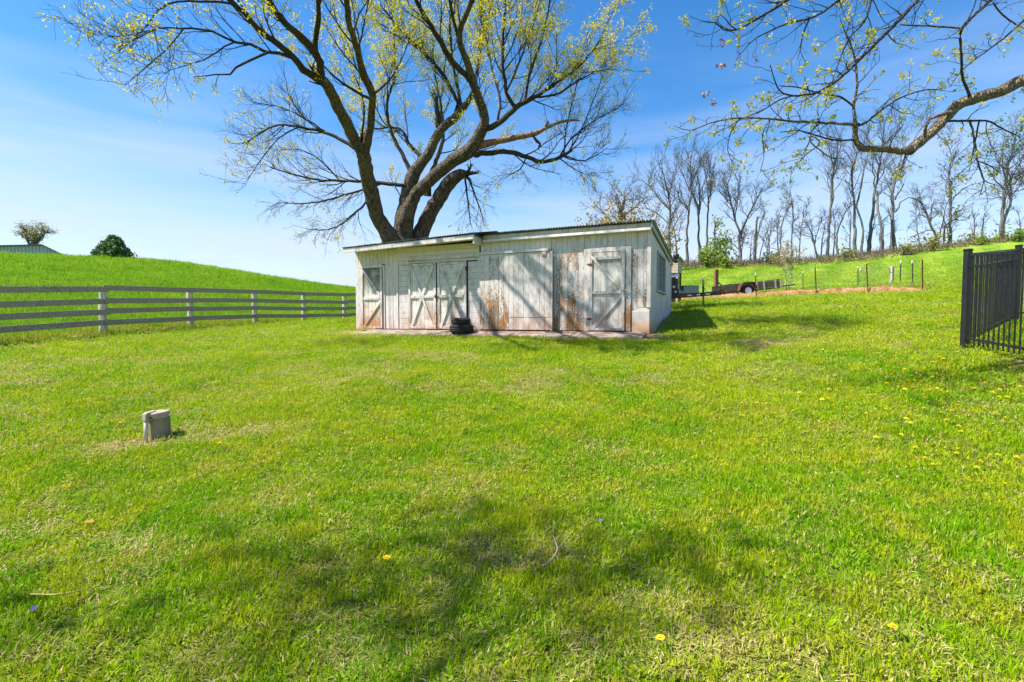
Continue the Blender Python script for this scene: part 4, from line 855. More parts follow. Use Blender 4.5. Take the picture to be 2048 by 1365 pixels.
# ------------------------------------------------------------------ trees
class Tubes:
    def __init__(s): s.items = {}
    def add(s, P, R, n): s.items.setdefault((len(P), n), []).append((np.asarray(P, float), np.asarray(R, float)))
    def arrays(s):
        VV = []; FF = []; off = 0
        for (m, n), L in s.items.items():
            P = np.stack([a for a, _ in L]); R = np.stack([b for _, b in L]); T = np.gradient(P, axis=1); T /= np.linalg.norm(T, axis=2, keepdims=True) + 1e-9
            mean = T.mean(1, keepdims=True); ref = np.where(np.abs(mean[..., 2:3]) < .8, np.array([0, 0, 1.]), np.array([1., 0, 0])); A = np.cross(T, ref); A /= np.linalg.norm(A, axis=2, keepdims=True) + 1e-9; B = np.cross(T, A)
            an = 2 * np.pi * np.arange(n) / n
            V = P[:, :, None] + R[:, :, None, None] * (A[:, :, None] * np.cos(an)[None, None, :, None] + B[:, :, None] * np.sin(an)[None, None, :, None])
            k = np.arange(n); i = np.arange(m - 1)[:, None]; f = np.stack([i * n + k, i * n + (k + 1) % n, (i + 1) * n + (k + 1) % n, (i + 1) * n + k], -1).reshape(-1, 4)
            VV.append(V.reshape(-1, 3)); FF.append((f[None] + off + (np.arange(len(P)) * m * n)[:, None, None]).reshape(-1, 4)); off += len(P) * m * n
        return np.concatenate(VV), np.concatenate(FF)
    def build(s, name, mat, parent, base, kind=None):
        if not s.items: return None
        V, F = s.arrays(); o = np_mesh(name, V - np.asarray(base), F, mat, parent, smooth=True); return tag(o, kind=kind) if kind else o
def smooth_path(P, R, step):
    P = np.asarray(P, float); R = np.asarray(R, float); n = len(P); Q = []; r = []
    for i in range(n - 1):
        p0, p1, p2, p3 = P[max(i-1, 0)], P[i], P[i+1], P[min(i+2, n-1)]; k = max(1, int(np.linalg.norm(p2 - p1) / step))
        for j in range(k):
            t = j / k; Q.append(.5 * (2*p1 + (p2-p0)*t + (2*p0-5*p1+4*p2-p3)*t*t + (3*p1-p0-3*p2+p3)*t**3)); r.append(R[i] + (R[i+1] - R[i]) * t)
    Q.append(P[-1]); r.append(R[-1]); return np.array(Q), np.array(r)
def unit(v): return v / (np.linalg.norm(v) + 1e-9)
def sprout(rg, P, R, n, len_rng, ang, rfac, rmin, up=.15, outc=None, outw=0., wig=.18, t0=.15, t1=1., seg=5, rtip=.3, droop=0., rmax=9.):
    """n new branches from a parent polyline"""
    out = []; s = np.r_[0, np.cumsum(np.linalg.norm(np.diff(P, axis=0), axis=1))]
    for k in range(n):
        t = (t0 + (t1 - t0) * (k + rg.uniform()) / n) * s[-1]; i = min(max(int(np.searchsorted(s, t)) - 1, 0), len(P) - 2); f = (t - s[i]) / (s[i+1] - s[i] + 1e-9)
        p = P[i] + (P[i+1] - P[i]) * f; r0 = R[i] + (R[i+1] - R[i]) * f; T = unit(P[i+1] - P[i]); pr = unit(np.cross(T, rg.normal(size=3))); a = ang * rg.uniform(.6, 1.3)
        d = T * math.cos(a) + pr * math.sin(a); L = rg.uniform(*len_rng) * (1 - .35 * t / s[-1])
        if outc is not None: d = unit(d + outw * unit(p - outc))
        Q = [p]
        for j in range(seg):
            d = unit(d + rg.normal(size=3) * wig + np.array([0, 0, up - droop * j / seg])); p = p + d * L / seg; Q.append(p)
        rb = max(min(r0 * rfac, r0 * .9, rmax), rmin); out.append((np.array(Q), np.linspace(rb, max(rb * rtip, rmin * .7), seg + 1)))
    return out
def leaves_at(rg, pts, n, spread, size, elong=1.6):
    """n little folded leaves scattered about each point"""
    m = len(pts); c = np.repeat(np.asarray(pts), n, 0) + rg.normal(size=(m * n, 3)) * spread; k = len(c)
    a = rg.normal(size=(k, 3)); a /= np.linalg.norm(a, axis=1, keepdims=True); b = np.cross(a, rg.normal(size=(k, 3))); b /= np.linalg.norm(b, axis=1, keepdims=True) + 1e-9; q = np.cross(a, b)
    s = rg.uniform(.6, 1.35, (k, 1)) * size; V = np.stack([c - a * s * elong * .5, c + b * s * .45 + q * s * .12, c + a * s * elong * .5, c - b * s * .45 + q * s * .12], 1).reshape(-1, 3)
    return V, np.arange(4 * k).reshape(-1, 4)
def px_path(L): return np.array([at(a[0], a[1], a[2]) if a[0] != 'w' else a[1:4] for a in L]), np.array([a[3] * .39 / FPX * a[2] if a[0] != 'w' else a[4] * .8 for a in L])
HERO = dict(
 A=[(800,570,19.2,60),(782,480,18.9,42),(756,436,18.4,37),(738,366,17.5,37),(727,311,16.7,33),(722,290,16.5,30)],
 A1=[(728,315,16.7,27),(705,271,16,28),(679,220,15,27),(657,176,14.3,26),(640,155,13.9,24)],
 A1a=[(648,166,14.1,20),(607,139,13.4,18),(586,113,13,16),(531,70,12.4,14),(501,40,12,12),(461,0,11.4,10),(430,-40,10.8,7)],
 A1b=[(643,160,14,20),(637,117,13.2,19),(615,88,12.7,18),(578,55,12.1,17),(553,26,11.6,16),(538,0,11.2,15),(520,-60,10,12),(490,-160,8.5,8)],
 A1c=[(588,116,13,9),(556,106,12.8,8.5),(531,104,12.7,8),(501,91,12.5,7.5),(472,85,12.3,6.5),(425,64,12,5.5),(384,57,11.8,5),(315,57,11.4,3.6),(288,70,11.2,3),(260,84,11,2.5),(236,104,10.8,1.5)],
 A1d=[(540,105,12.7,6),(494,124,12.5,6),(472,135,12.3,5),(461,148,12.2,4.5),(430,151,12,3.5),(388,154,11.8,1.6)],
 A1e=[(472,85,12.3,4.5),(450,93,12.2,4),(406,121,12,3),(337,141,11.6,1.2)],
 A1f=[(366,58,11.7,3.6),(333,99,11.6,3),(296,132,11.4,2.2),(249,172,11.2,1)],
 A1g=[(498,38,12,8),(461,8,11.6,6.5),(400,3,11.3,5),(333,9,11,4),(307,33,10.8,3),(278,70,10.6,2),(262,92,10.5,1)],
 A1i=[(315,57,11.4,3),(280,66,11.2,2.2),(230,74,11,1.8),(180,62,10.8,1)],
 A1h=[(641,124,13.4,14),(630,99,13.2,14),(634,60,12.8,13),(637,37,12.5,12),(637,0,12,11),(640,-60,11,9),(650,-140,9.5,6)],
 A2=[(731,300,16.6,24),(740,256,16,19),(745,205,15.3,18),(743,183,15,19),(727,146,14.4,18),(712,92,13.6,16),(698,44,12.9,15),(692,0,12.2,14),(684,-70,11,11),(670,-160,9.6,7)],
 A2l=[(738,198,15.2,8),(687,168,14.8,6),(650,136,14.4,4),(610,95,14,2)], A2m=[(745,190,15,6),(775,165,15.1,5),(803,120,15.2,3.5),(825,60,15.3,2)], A2n=[(722,280,16.4,6),(728,230,16.2,5),(724,190,16,4),(700,130,15.7,3),(690,90,15.5,2)],
 AL=[(716,300,16.5,10),(687,282,16.6,9),(644,264,16.7,7.5),(589,253,16.8,6),(545,253,16.9,4.5),(490,289,17,2)], AL2=[(650,264,16.7,5),(600,232,16.6,4),(560,215,16.5,3),(505,205,16.4,1.5)], AL3=[(600,254,16.8,4),(560,275,16.8,3),(515,330,16.8,2),(490,370,16.8,1)],
 B1=[(811,372,18.8,10),(760,366,18.9,9),(699,362,19,7),(644,361,19,5.5),(590,350,19,4),(540,335,19,2)], B2=[(765,367,18.9,6),(699,388,19,5),(626,406,19,3.5),(553,406,19,1.5)], B3=[(738,399,17.9,6),(694,440,18.2,4.5),(655,460,18.4,3),(611,458,18.6,1.5)], B4=[(680,362,19,4),(640,320,19,3),(600,300,19,2),(560,300,19,1.2)],
 B=[(806,570,19.4,95),(806,476,19.4,52),(811,421,19.2,44),(822,366,19,35),(829,344,18.9,31),(855,311,18.8,24),(877,267,18.7,23),(906,238,18.5,20),(932,209,18.3,16),(948,180,18.2,8)],
 Bs=[(876,255,18.7,15),(877,234,18.7,13),(873,210,18.6,10),(871,187,18.6,3)],
 Bt=[(820,342,18.9,12),(796,293,19,9),(782,264,19,8),(774,205,19,6),(789,157,18.8,5),(790,110,18.6,4),(785,40,18.4,3),(780,-30,18,2)],
 Bl=[(850,319,18.9,12),(818,289,19.3,9),(805,262,19.5,7),(780,255,19.6,5),(730,262,19.7,2.5)],
 Bm=[(908,238,18.5,9),(914,205,18.6,9),(898,172,18.6,9),(884,146,18.6,9),(860,120,18.5,8),(826,84,18.3,7),(796,55,18,5),(760,10,17.6,3)],
 Bv=[(925,222,18.5,9),(918,190,18.6,8),(905,120,18.6,6),(900,50,18.4,5),(905,-20,18.2,3)], Bw=[(945,190,18.2,7),(955,130,18,5.5),(968,70,17.8,4.5),(985,0,17.5,3)],
 C=[(808,450,19.2,42),(829,395,18.8,31),(870,352,18.2,30),(906,322,17.7,33),(936,304,17.3,36),(961,267,16.9,28),(969,238,16.7,23),(958,198,16.4,22),(943,157,16,21),(936,128,15.7,18),(921,95,15.3,15),(919,66,15,14),(928,37,14.7,13),(943,7,14.3,12),(955,-50,13.5,10),(965,-130,12.3,6)],
 Cl=[(945,165,16,15),(906,124,15.6,14),(877,77,15.1,12),(855,40,14.7,11),(833,4,14.2,10),(810,-60,13.3,8),(780,-150,12,4)], Cf=[(921,90,15.2,9),(905,30,14.7,8),(900,0,14.4,7),(890,-60,13.8,4)],
 Cr=[(962,260,16.8,17),(994,249,16.7,15),(1031,216,16.6,14),(1049,205,16.5,12),(1071,194,16.4,10),(1115,165,16.2,7),(1163,128,16,5),(1205,75,15.8,2.5)], Cr2=[(1033,216,16.6,10),(1016,194,16.5,9),(1005,128,16.2,8),(1007,73,16,6.5),(1010,20,15.7,5),(1015,-40,15.4,3)],
 Cr3=[(1049,205,16.5,7),(1060,150,16.3,6),(1080,90,16,5),(1095,30,15.8,4),(1105,-30,15.5,2)], Cr4=[(1012,185,16.5,6),(1040,120,16.6,5),(1062,60,16.7,4),(1085,-10,16.8,2.5)], Cr5=[(1071,194,16.4,6),(1110,190,16.5,5),(1160,160,16.6,4),(1215,130,16.7,2)], Cr6=[(994,249,16.7,7),(1000,200,17,6),(985,140,17.2,5),(970,70,17.3,4),(962,0,17.4,3)],
 lo=[(948,310,17.2,15),(1016,304,17,12),(1053,315,16.9,11),(1086,324,16.8,10),(1122,315,16.7,9),(1144,300,16.7,6)], ls1=[(1118,316,16.7,4.5),(1150,270,16.6,4),(1200,235,16.5,3),(1252,207,16.4,1.2)], ls2=[(1128,312,16.7,4),(1132,260,16.8,3.5),(1146,200,16.9,3),(1160,145,17,1.2)], ls3=[(1130,312,16.7,4),(1170,322,16.6,3),(1215,296,16.5,1.2)], ls4=[(1118,316,16.7,3.5),(1160,345,16.5,2.5),(1192,352,16.4,1.2)], ls5=[(1140,302,16.7,4),(1165,255,16.9,3),(1195,180,17.1,2.5),(1215,130,17.2,1.2)], ls6=[(1053,314,16.9,4),(1040,340,16.8,3),(1020,350,16.7,2),(1000,345,16.6,1)],
 D=[(828,500,19.8,46),(856,436,19.7,38),(877,399,19.6,37),(899,366,19.5,35),(921,348,19.4,27),(935,353,19.3,14)], Di=[(855,392,19.6,18),(860,360,19.5,14),(870,330,19.4,11),(885,280,19.4,9),(883,220,19.4,6),(870,150,19.3,4),(865,80,19.2,3)],
 h1=[(930,351,19.2,6),(936,403,19,4),(941,450,19,1.5)], h2=[(938,356,19.2,5),(954,403,19,3.5),(965,432,19,1.5)],
 fw1=[(690,-20,12,14),(760,-60,10.8,15),(840,-130,9.5,15),(930,-220,8.3,10)], fw2=[(950,-30,13.6,11),(1010,-90,12,13),(1080,-150,10.6,13),(1150,-230,9.3,9)], fw3=[(535,-20,11,14),(620,-90,9.6,17),(700,-190,8.4,14)])
def hero_tree():
    rg = np.random.default_rng(11); base = at(806, 600, 19.4); base[2] = tz(base[0], base[1])
    t = empty('maple_tree', base, 0, 'huge many-stemmed maple in yellow-green spring flower towering behind the white shed', 'tree')
    trunk = Tubes(); tb = [(base - np.array([0,0,.3])), base + np.array([0, 0, .15]), base + np.array([0,0,.9]), base + np.array([0,0,1.9]), base + np.array([.0,0,2.9])]
    P, R = smooth_path(np.array(tb), np.array([1.25, 1.1, .88, .80, .82]), .3); trunk.add(P, R * (1 + rg.normal(0, .015, len(R))), 24)
    trunk.build('trunk', M['bark'], t, base)
    big = {}; thin = Tubes(); tips = []; tw = Tubes(); dead = ('A1d', 'Bs'); cen = at(850, 330, 17.5)
    dens = dict(A=0, A1=0, B=.25, D=0, C=.6, h1=2.2, h2=2.2, A1d=0, Bs=0, A1a=1.1, A1c=2.2, A1e=2.4, A1f=3, A1g=1.6, A1i=3, fw1=3.2, fw2=3.2, fw3=3.2, Cr=2.2, Cr2=2.4, Cr3=2.6, Cr4=2.6, Cr5=2.8, Cr6=2.4, lo=.7, ls1=3, ls2=3, ls3=3.2, ls4=3.2, ls5=3, ls6=3, Bt=2.0, Bm=2.0, Bv=2.0, Bw=2.2, Bl=1.8, Di=1.5, Cl=1.6, Cf=1.8, AL=1.8, AL2=2.6, AL3=2.8, B1=1.8, B2=2.6, B3=2.8, B4=2.8)
    for nm, L in HERO.items():
        P, R = px_path(L); P, R = smooth_path(P, R, .16 if R.max() > .06 else .22)
        P = P + rg.normal(0, 1, P.shape) * np.minimum(R, .03)[:, None] * .35; R2 = R * (1 + rg.normal(0, .035, len(R)))
        n = 14 if R.max() > .12 else 8
        tb_ = Tubes(); tb_.add(P, R2, n); tb_.build('limb', M['bark'] if R.max() > .12 else M['bark_thin'], t, base)
        length = np.linalg.norm(np.diff(P, axis=0), axis=1).sum(); dn = dens.get(nm, 1.3)
        if nm in ('A1a', 'A1c', 'A1e', 'A1f', 'A1g', 'A1i'): lf = .25
        elif nm[:2] in ('AL', 'B1', 'B2', 'B3', 'B4', 'ls', 'lo', 'h1', 'h2'): lf = .16
        else: lf = 1.0
        hang = nm in ('h1', 'h2', 'B3', 'B2', 'ls4', 'ls6'); small = R.max() < .05
        n1 = int(round(length * dn * 1.5)); up = -.02 if hang else .10
        lr = (.5, 1.3) if (small or hang) else (1.1, 2.6)
        L1 = sprout(rg, P, R, n1, lr, rad(48), .45, .007, rmax=.026, up=up, outc=cen, outw=.35, wig=.13, t0=.12 if small else .25, seg=7)
        L1.append((P[-4:], R[-4:]))
        for p1, r1 in L1:
            thin.add(p1, r1, 5) if len(p1) == 8 else None
            l1 = np.linalg.norm(np.diff(p1, axis=0), axis=1).sum()
            for p2, r2 in sprout(rg, p1, r1, max(3, int(l1 * 4.6)), (.35, 1.0), rad(42), .6, .0045, up=up, wig=.15, t0=.2, seg=5):
                tw.add(p2, r2, 4)
                for p3, r3 in sprout(rg, p2, r2, 4, (.18, .5), rad(40), .7, .0035, up=up * .8, wig=.18, t0=.3, seg=3):
                    tw.add(p3, r3, 3); 
                    if rg.uniform() < .9 * lf: tips.append(p3[-1])
                    if rg.uniform() < .35 * lf: tips.append(p3[1])
                if rg.uniform() < lf: tips.append(p2[-1])
    thin.build('branches', M['bark_thin'], t, base, 'stuff'); tw.build('twigs', M['twig'], t, base, 'stuff')
    tips = np.array(tips); V, F = leaves_at(rg, tips, 8, .05, .037); tag(np_mesh('blossom', V - base, F, M['blossom'], t, smooth=False), kind='stuff')
    # barkless dead limb with a hanging strip of bark
    for k, L in enumerate(([(941,298,17.2,20),(980,286,17.1,17),(1035,275,17,14),(1071,267,16.9,13),(1090,256,16.9,9),(1097,243,16.8,5)], [(1085,260,16.9,8),(1122,244,16.8,7),(1145,241,16.7,5.5),(1159,242,16.7,3)], [(1150,241,16.7,3),(1156,237,16.7,2),(1162,236,16.7,1)])):
        P, R = px_path(L); P, R = smooth_path(P, R, .15); q = Tubes(); q.add(P, R * (1 + rg.normal(0, .05, len(R))), 10); o = q.build('dead_limb', M['deadwood'], t, base)
        if k == 0: o['label'] = 'reddish barkless dead limb'
    P, R = px_path([(1066,272,16.85,5),(1074,283,16.8,8),(1080,288,16.8,6),(1077,297,16.8,4),(1079,302,16.8,1)]); P, R = smooth_path(P, R, .05); q = Tubes(); q.add(P, R, 7); q.build('bark_strip', M['twig'], t, base)
    print('hero', len(tips))
hero_tree()

NEAR = dict(
 m=[('w',8.5,5.2,4.9,.14),('w',7.2,5.4,4.62,.115),(2060,156,5.6,30),(2020,174,5.6,29),(1995,185,5.6,27),(1946,199,5.6,27),(1917,210,5.6,25),(1889,238,5.55,24),(1853,274,5.5,24),(1818,302,5.45,24)],
 m2=[(1822,300,5.45,22),(1800,303,5.45,17),(1782,300,5.45,16),(1750,298,5.4,15),(1722,297,5.4,16),(1713,284,5.4,14),(1710,270,5.4,12),(1711,249,5.35,13)],
 l=[(1713,250,5.35,9),(1680,248,5.3,7),(1640,245,5.3,6.5),(1587,243,5.25,6),(1535,238,5.2,5),(1480,236,5.15,4.5),(1427,245,5.1,3.5),(1380,261,5.05,2.5),(1348,252,5,1.2)],
 u=[(1711,250,5.35,8),(1707,213,5.3,6.5),(1714,171,5.25,5.5),(1711,124,5.2,5),(1700,85,5.15,4),(1688,60,5.1,3),(1679,32,5.1,1.5)],
 u2=[(1707,213,5.3,5),(1683,195,5.3,4.5),(1640,187,5.25,4),(1600,176,5.2,3),(1558,172,5.2,2)],
 r=[(1716,250,5.35,8),(1728,248,5.4,6),(1764,220,5.5,5),(1803,195,5.6,4),(1853,180,5.7,3),(1890,182,5.8,1.5)],
 ll=[(1708,280,5.4,5),(1675,281,5.35,4.5),(1640,274,5.3,4),(1600,262,5.3,3),(1560,265,5.2,2)],
 s=[(1900,226,5.5,9),(1876,231,5.42,8.5),(1860,239,5.38,8.5),(1851,255,5.38,8),(1850,274,5.45,7)],
 b=[(1942,200,5.6,8),(1935,180,5.5,6.5),(1924,153,5.4,6),(1923,120,5.3,5.5),(1921,89,5.3,5.5),(1924,57,5.3,6),(1950,30,5.4,6.5),(1978,4,5.5,7),(2030,-50,5.6,9),('w',7.4,5.4,6.9,.05),('w',8.7,5.1,7.6,.08)],
 b2=[(1924,57,5.3,4.5),(1871,53,5.4,4),(1800,50,5.5,3)],
 dg=[('w',8.6,4.8,8.2,.09),('w',7.0,5.0,7.3,.06),(2010,-160,5.2,12),(1920,-75,5.2,11),(1870,-35,5.2,10),(1835,0,5.2,9),(1793,46,5.15,8.5),(1729,110,5.1,7.5),(1675,160,5.05,6.5),(1633,185,5,5.5),(1587,192,5,4.5),(1558,180,4.95,3.5),(1540,130,4.9,2)],
 dg2=[(1587,192,5,4),(1560,200,4.95,3.5),(1530,218,4.9,3),(1500,232,4.9,2.5),(1480,240,4.9,1.5)],
 tl=[('w',8.4,4.3,8.4,.07),('w',6.2,4.4,7.6,.05),(1800,-210,4.6,12),(1680,-70,4.5,9),(1576,0,4.45,7),(1533,27,4.4,6),(1503,45,4.4,5),(1473,60,4.35,4.5),(1448,60,4.35,3.5),(1430,46,4.3,2.5),(1402,42,4.3,1.2)],
 tl2=[(1473,60,4.35,3.5),(1460,50,4.3,3),(1440,30,4.3,2),(1425,70,4.3,1.2)],
 tm=[(1800,-90,5,9),(1740,-40,4.95,7),(1679,0,4.9,6),(1645,25,4.85,5.5),(1619,37,4.8,5),(1569,50,4.75,4.5),(1535,65,4.7,3.5),(1505,82,4.7,2.5),(1480,110,4.65,1.5)],
 tm2=[(1619,37,4.8,4.5),(1606,70,4.8,3.5),(1600,100,4.8,2.5),(1595,120,4.8,1.2)],
 um=[(1752,-60,5,8),(1745,-20,5,6),(1740,10,5,5),(1728,45,5,4.5),(1705,68,5,4),(1690,95,5,3),(1672,140,5,2.5),(1660,180,5,1.5)],
 h=[(1893,242,5.5,6),(1915,243,5.6,5.5),(1940,242,5.6,5.5),(1975,243,5.7,4.5),(2000,255,5.8,3.5),(2030,270,5.9,2)],
 h1=[(1940,242,5.6,5),(1949,281,5.55,4.5),(1954,320,5.5,4.5),(1962,345,5.5,4),(1969,362,5.5,3),(1990,370,5.5,1.5)], h2=[(1954,322,5.5,3),(1975,330,5.5,3),(1995,342,5.5,2.5),(2005,348,5.5,1.2)], h3=[(1958,243,5.65,4),(1952,275,5.6,3.5),(1945,310,5.6,2.5),(1938,345,5.6,1.2)], h4=[(1968,360,5.5,2.5),(1962,385,5.5,2),(1958,395,5.5,1)],
 k=[(1812,306,5.45,5),(1805,335,5.4,3.5),(1800,350,5.4,1.5)], ll2=[(1640,246,5.3,4.5),(1622,265,5.2,4),(1622,285,5.2,3.5),(1640,300,5.15,3.5),(1660,315,5.1,2.5),(1690,318,5.1,1.2)], ll3=[(1622,272,5.2,3.5),(1640,285,5.1,3),(1610,312,5.05,2.5),(1580,345,5,1.5)], dn=[(1480,237,5.15,3),(1462,265,5.1,2.5),(1455,300,5.1,2),(1465,325,5.1,1.2)], lw=[(1540,238,5.2,3),(1525,270,5.15,2.5),(1528,310,5.1,2),(1520,345,5.1,1.2)],
 rr=[(2048,40,5.6,4),(2010,75,5.6,4),(1970,105,5.6,3.5),(1925,140,5.5,2.5),(1900,175,5.5,1.5)], rt=[(1985,5,5.5,4),(2005,30,5.5,3.5),(2040,55,5.6,3)])
def near_tree():
    rg = np.random.default_rng(23); bx, by = 9.1, 4.8; base = np.array([bx, by, tz(bx, by)]); t = empty('overhanging_tree', base, 0, 'tree reaching a crooked pale branch with yellow blossom in from the lawn edge', 'tree')
    P, R = smooth_path(np.array([base - [0,0,.3], base + [0,0,.4], base + [-.1,.1,2.2], base + [-.25,.1,4.2], base + [-.2,0,6.4], base + [.1,-.1,9.0]]), np.array([.46,.36,.30,.26,.2,.1]), .3); q = Tubes(); q.add(P, R, 18); q.build('trunk', M['bark_near'], t, base)
    th = Tubes(); tw = Tubes(); tips = []
    for nm, L in NEAR.items():
        P, R = px_path(L); P, R = smooth_path(P, R, .05); P = P + rg.normal(0, 1, P.shape) * np.minimum(R, .02)[:, None] * .16; R2 = R * (1 + rg.normal(0, .03, len(R)))
        if nm == 'm':
            for i in (6, 8): pass
        q = Tubes(); q.add(P, R2, 12 if R.max() > .03 else 7); q.build('limb', M['bark_near'] if nm in ('m', 'm2', 'l', 's', 'u') else M['bark_thin'], t, base)
        length = np.linalg.norm(np.diff(P, axis=0), axis=1).sum(); d = {'m': 1.0, 'm2': 1.5, 's': 0, 'h1': 7, 'h': 7}.get(nm, 8)
        vis = at(2048, 0, 5)[0]
        for p1, r1 in sprout(rg, P, R, int(length * d), (.16, .55), rad(50), .5, .0028, rmax=.007, up=-.01, wig=.2, t0=.12, seg=6):
            th.add(p1, r1, 5); l1 = np.linalg.norm(np.diff(p1, axis=0), axis=1).sum()
            for p2, r2 in sprout(rg, p1, r1, max(2, int(l1 * 9)), (.07, .24), rad(48), .6, .0019, up=.02, wig=.28, t0=.2, seg=4):
                tw.add(p2, r2, 4)
                if rg.uniform() < .27: tips.append(p2[-1])
                for p3, r3 in sprout(rg, p2, r2, 1, (.04, .10), rad(50), .7, .0016, up=.02, wig=.25, t0=.5, seg=3): tw.add(p3, r3, 3); (tips.append(p3[-1]) if rg.uniform() < .22 else None)
            if rg.uniform() < .5: tips.append(p1[-1])
    th.build('branches', M['bark_thin'], t, base, 'stuff'); tw.build('twigs', M['twig'], t, base, 'stuff')
    tips = np.array(tips); V, F = leaves_at(rg, tips, 9, .019, .019, 1.8); 
    big = tips[rg.uniform(size=len(tips)) < .16]; V2, F2 = leaves_at(rg, big, 22, .028, .02, 1.8); tag(np_mesh('blossom', np.concatenate([V, V2]) - base, np.concatenate([F, F2 + len(V)]), M['blossom_near'], t, smooth=False), kind='stuff')
    c = np.array([at(1414, 190, 5.05), at(1428, 207, 5.05), at(1447, 85, 4.6), at(1442, 130, 4.8)]); V, F = leaves_at(rg, c, 12, .022, .022, 1.6); tag(np_mesh('withered_leaves', V - base, F, M['dead_leaf'], t, smooth=False), kind='stuff')
    o = MB().lathe([(.0,.02),(.03,.016),(.042,.0),(.03,-.012),(.0,-.014)], 14).build('knot', M['bark_near'], t, smooth=True); o.location = at(1910, 208, 5.52) - base; o.rotation_euler = (rad(80), 0, rad(20))
    print('near', len(tips))
near_tree()

# ------------------------------------------------------------------ trees and brush along the far field edge
def far_tree(label, Y, stems, crown=1., leaf=None, leafn=0, lr=(1.6, 3.4), tw=1., seed=0, ang=36, t0=.45, up=.16, name='bare_tree', ivy=None, rmin=.012, lsize=.15):
    rg = np.random.default_rng(1000 + seed); a = stems[0][0]; bx = at(a[0], a[1], Y)[0]; base = np.array([bx, Y, tz(bx, Y)]); t = empty(name, base, 0, label, 'tree', 'bare trees along the field edge')
    dz = base[2] - at(a[0], a[1], Y)[2]; tr = Tubes(); br = Tubes(); tips = []
    for si, st in enumerate(stems):
        P = np.array([at(s[0], s[1], Y) for s in st]); R = np.array([s[2] * .26 / FPX * Y for s in st]); top = P[-1][2]; 
        if si == 0: P[0][2] = base[2] - .15; R[0] *= 1.35
        P[:, 1] += np.linspace(0, rg.normal(0, .5), len(P)); P, R = smooth_path(P, R, .5); P = P + rg.normal(0, .035, P.shape)
        tr.add(P, R * (1 + rg.normal(0, .05, len(R))), 8)
        length = np.linalg.norm(np.diff(P, axis=0), axis=1).sum(); n1 = int(length * 1.25 * crown)
        for p1, r1 in sprout(rg, P, R, n1, lr, rad(ang), .5, rmin * 1.6, rmax=.05, up=up, wig=.2, t0=t0, seg=6, rtip=.35):
            br.add(p1, r1, 4)
            for p2, r2 in sprout(rg, p1, r1, int(5.5 * tw), (lr[0] * .4, lr[1] * .5), rad(38), .6, rmin, up=up * .8, wig=.2, t0=.25, seg=5): 
                br.add(p2, r2, 3)
                for p3, r3 in sprout(rg, p2, r2, int(4 * tw), (lr[0] * .18, lr[1] * .25), rad(38), .7, rmin * .85, up=up * .6, wig=.2, t0=.3, seg=3): br.add(p3, r3, 3); tips.append(p3[-1])
    tr.build('trunk', M['bark_far'], t, base); br.build('crown', M['twig_far'], t, base, 'stuff')
    if leaf and tips:
        tips = np.array(tips); k = tips[rg.uniform(size=len(tips)) < leafn]; 
        if len(k): V, F = leaves_at(rg, k, 5, .22, lsize); tag(np_mesh('foliage', V - base, F, M[leaf], t, smooth=False), kind='stuff')
    if ivy is not None:
        pts = []
        for (cx, cy, rx, ry, n) in ivy: c = np.array([at(cx, cy, Y)]); pts.append(c + rg.normal(size=(n, 3)) * np.array([rx, rx, ry]) / FPX * Y)
        V, F = leaves_at(rg, np.concatenate(pts), 7, .24, .17); tag(np_mesh('ivy', V - base, F, M['ivy' if leaf is None else leaf], t, smooth=False), kind='stuff')
    return t
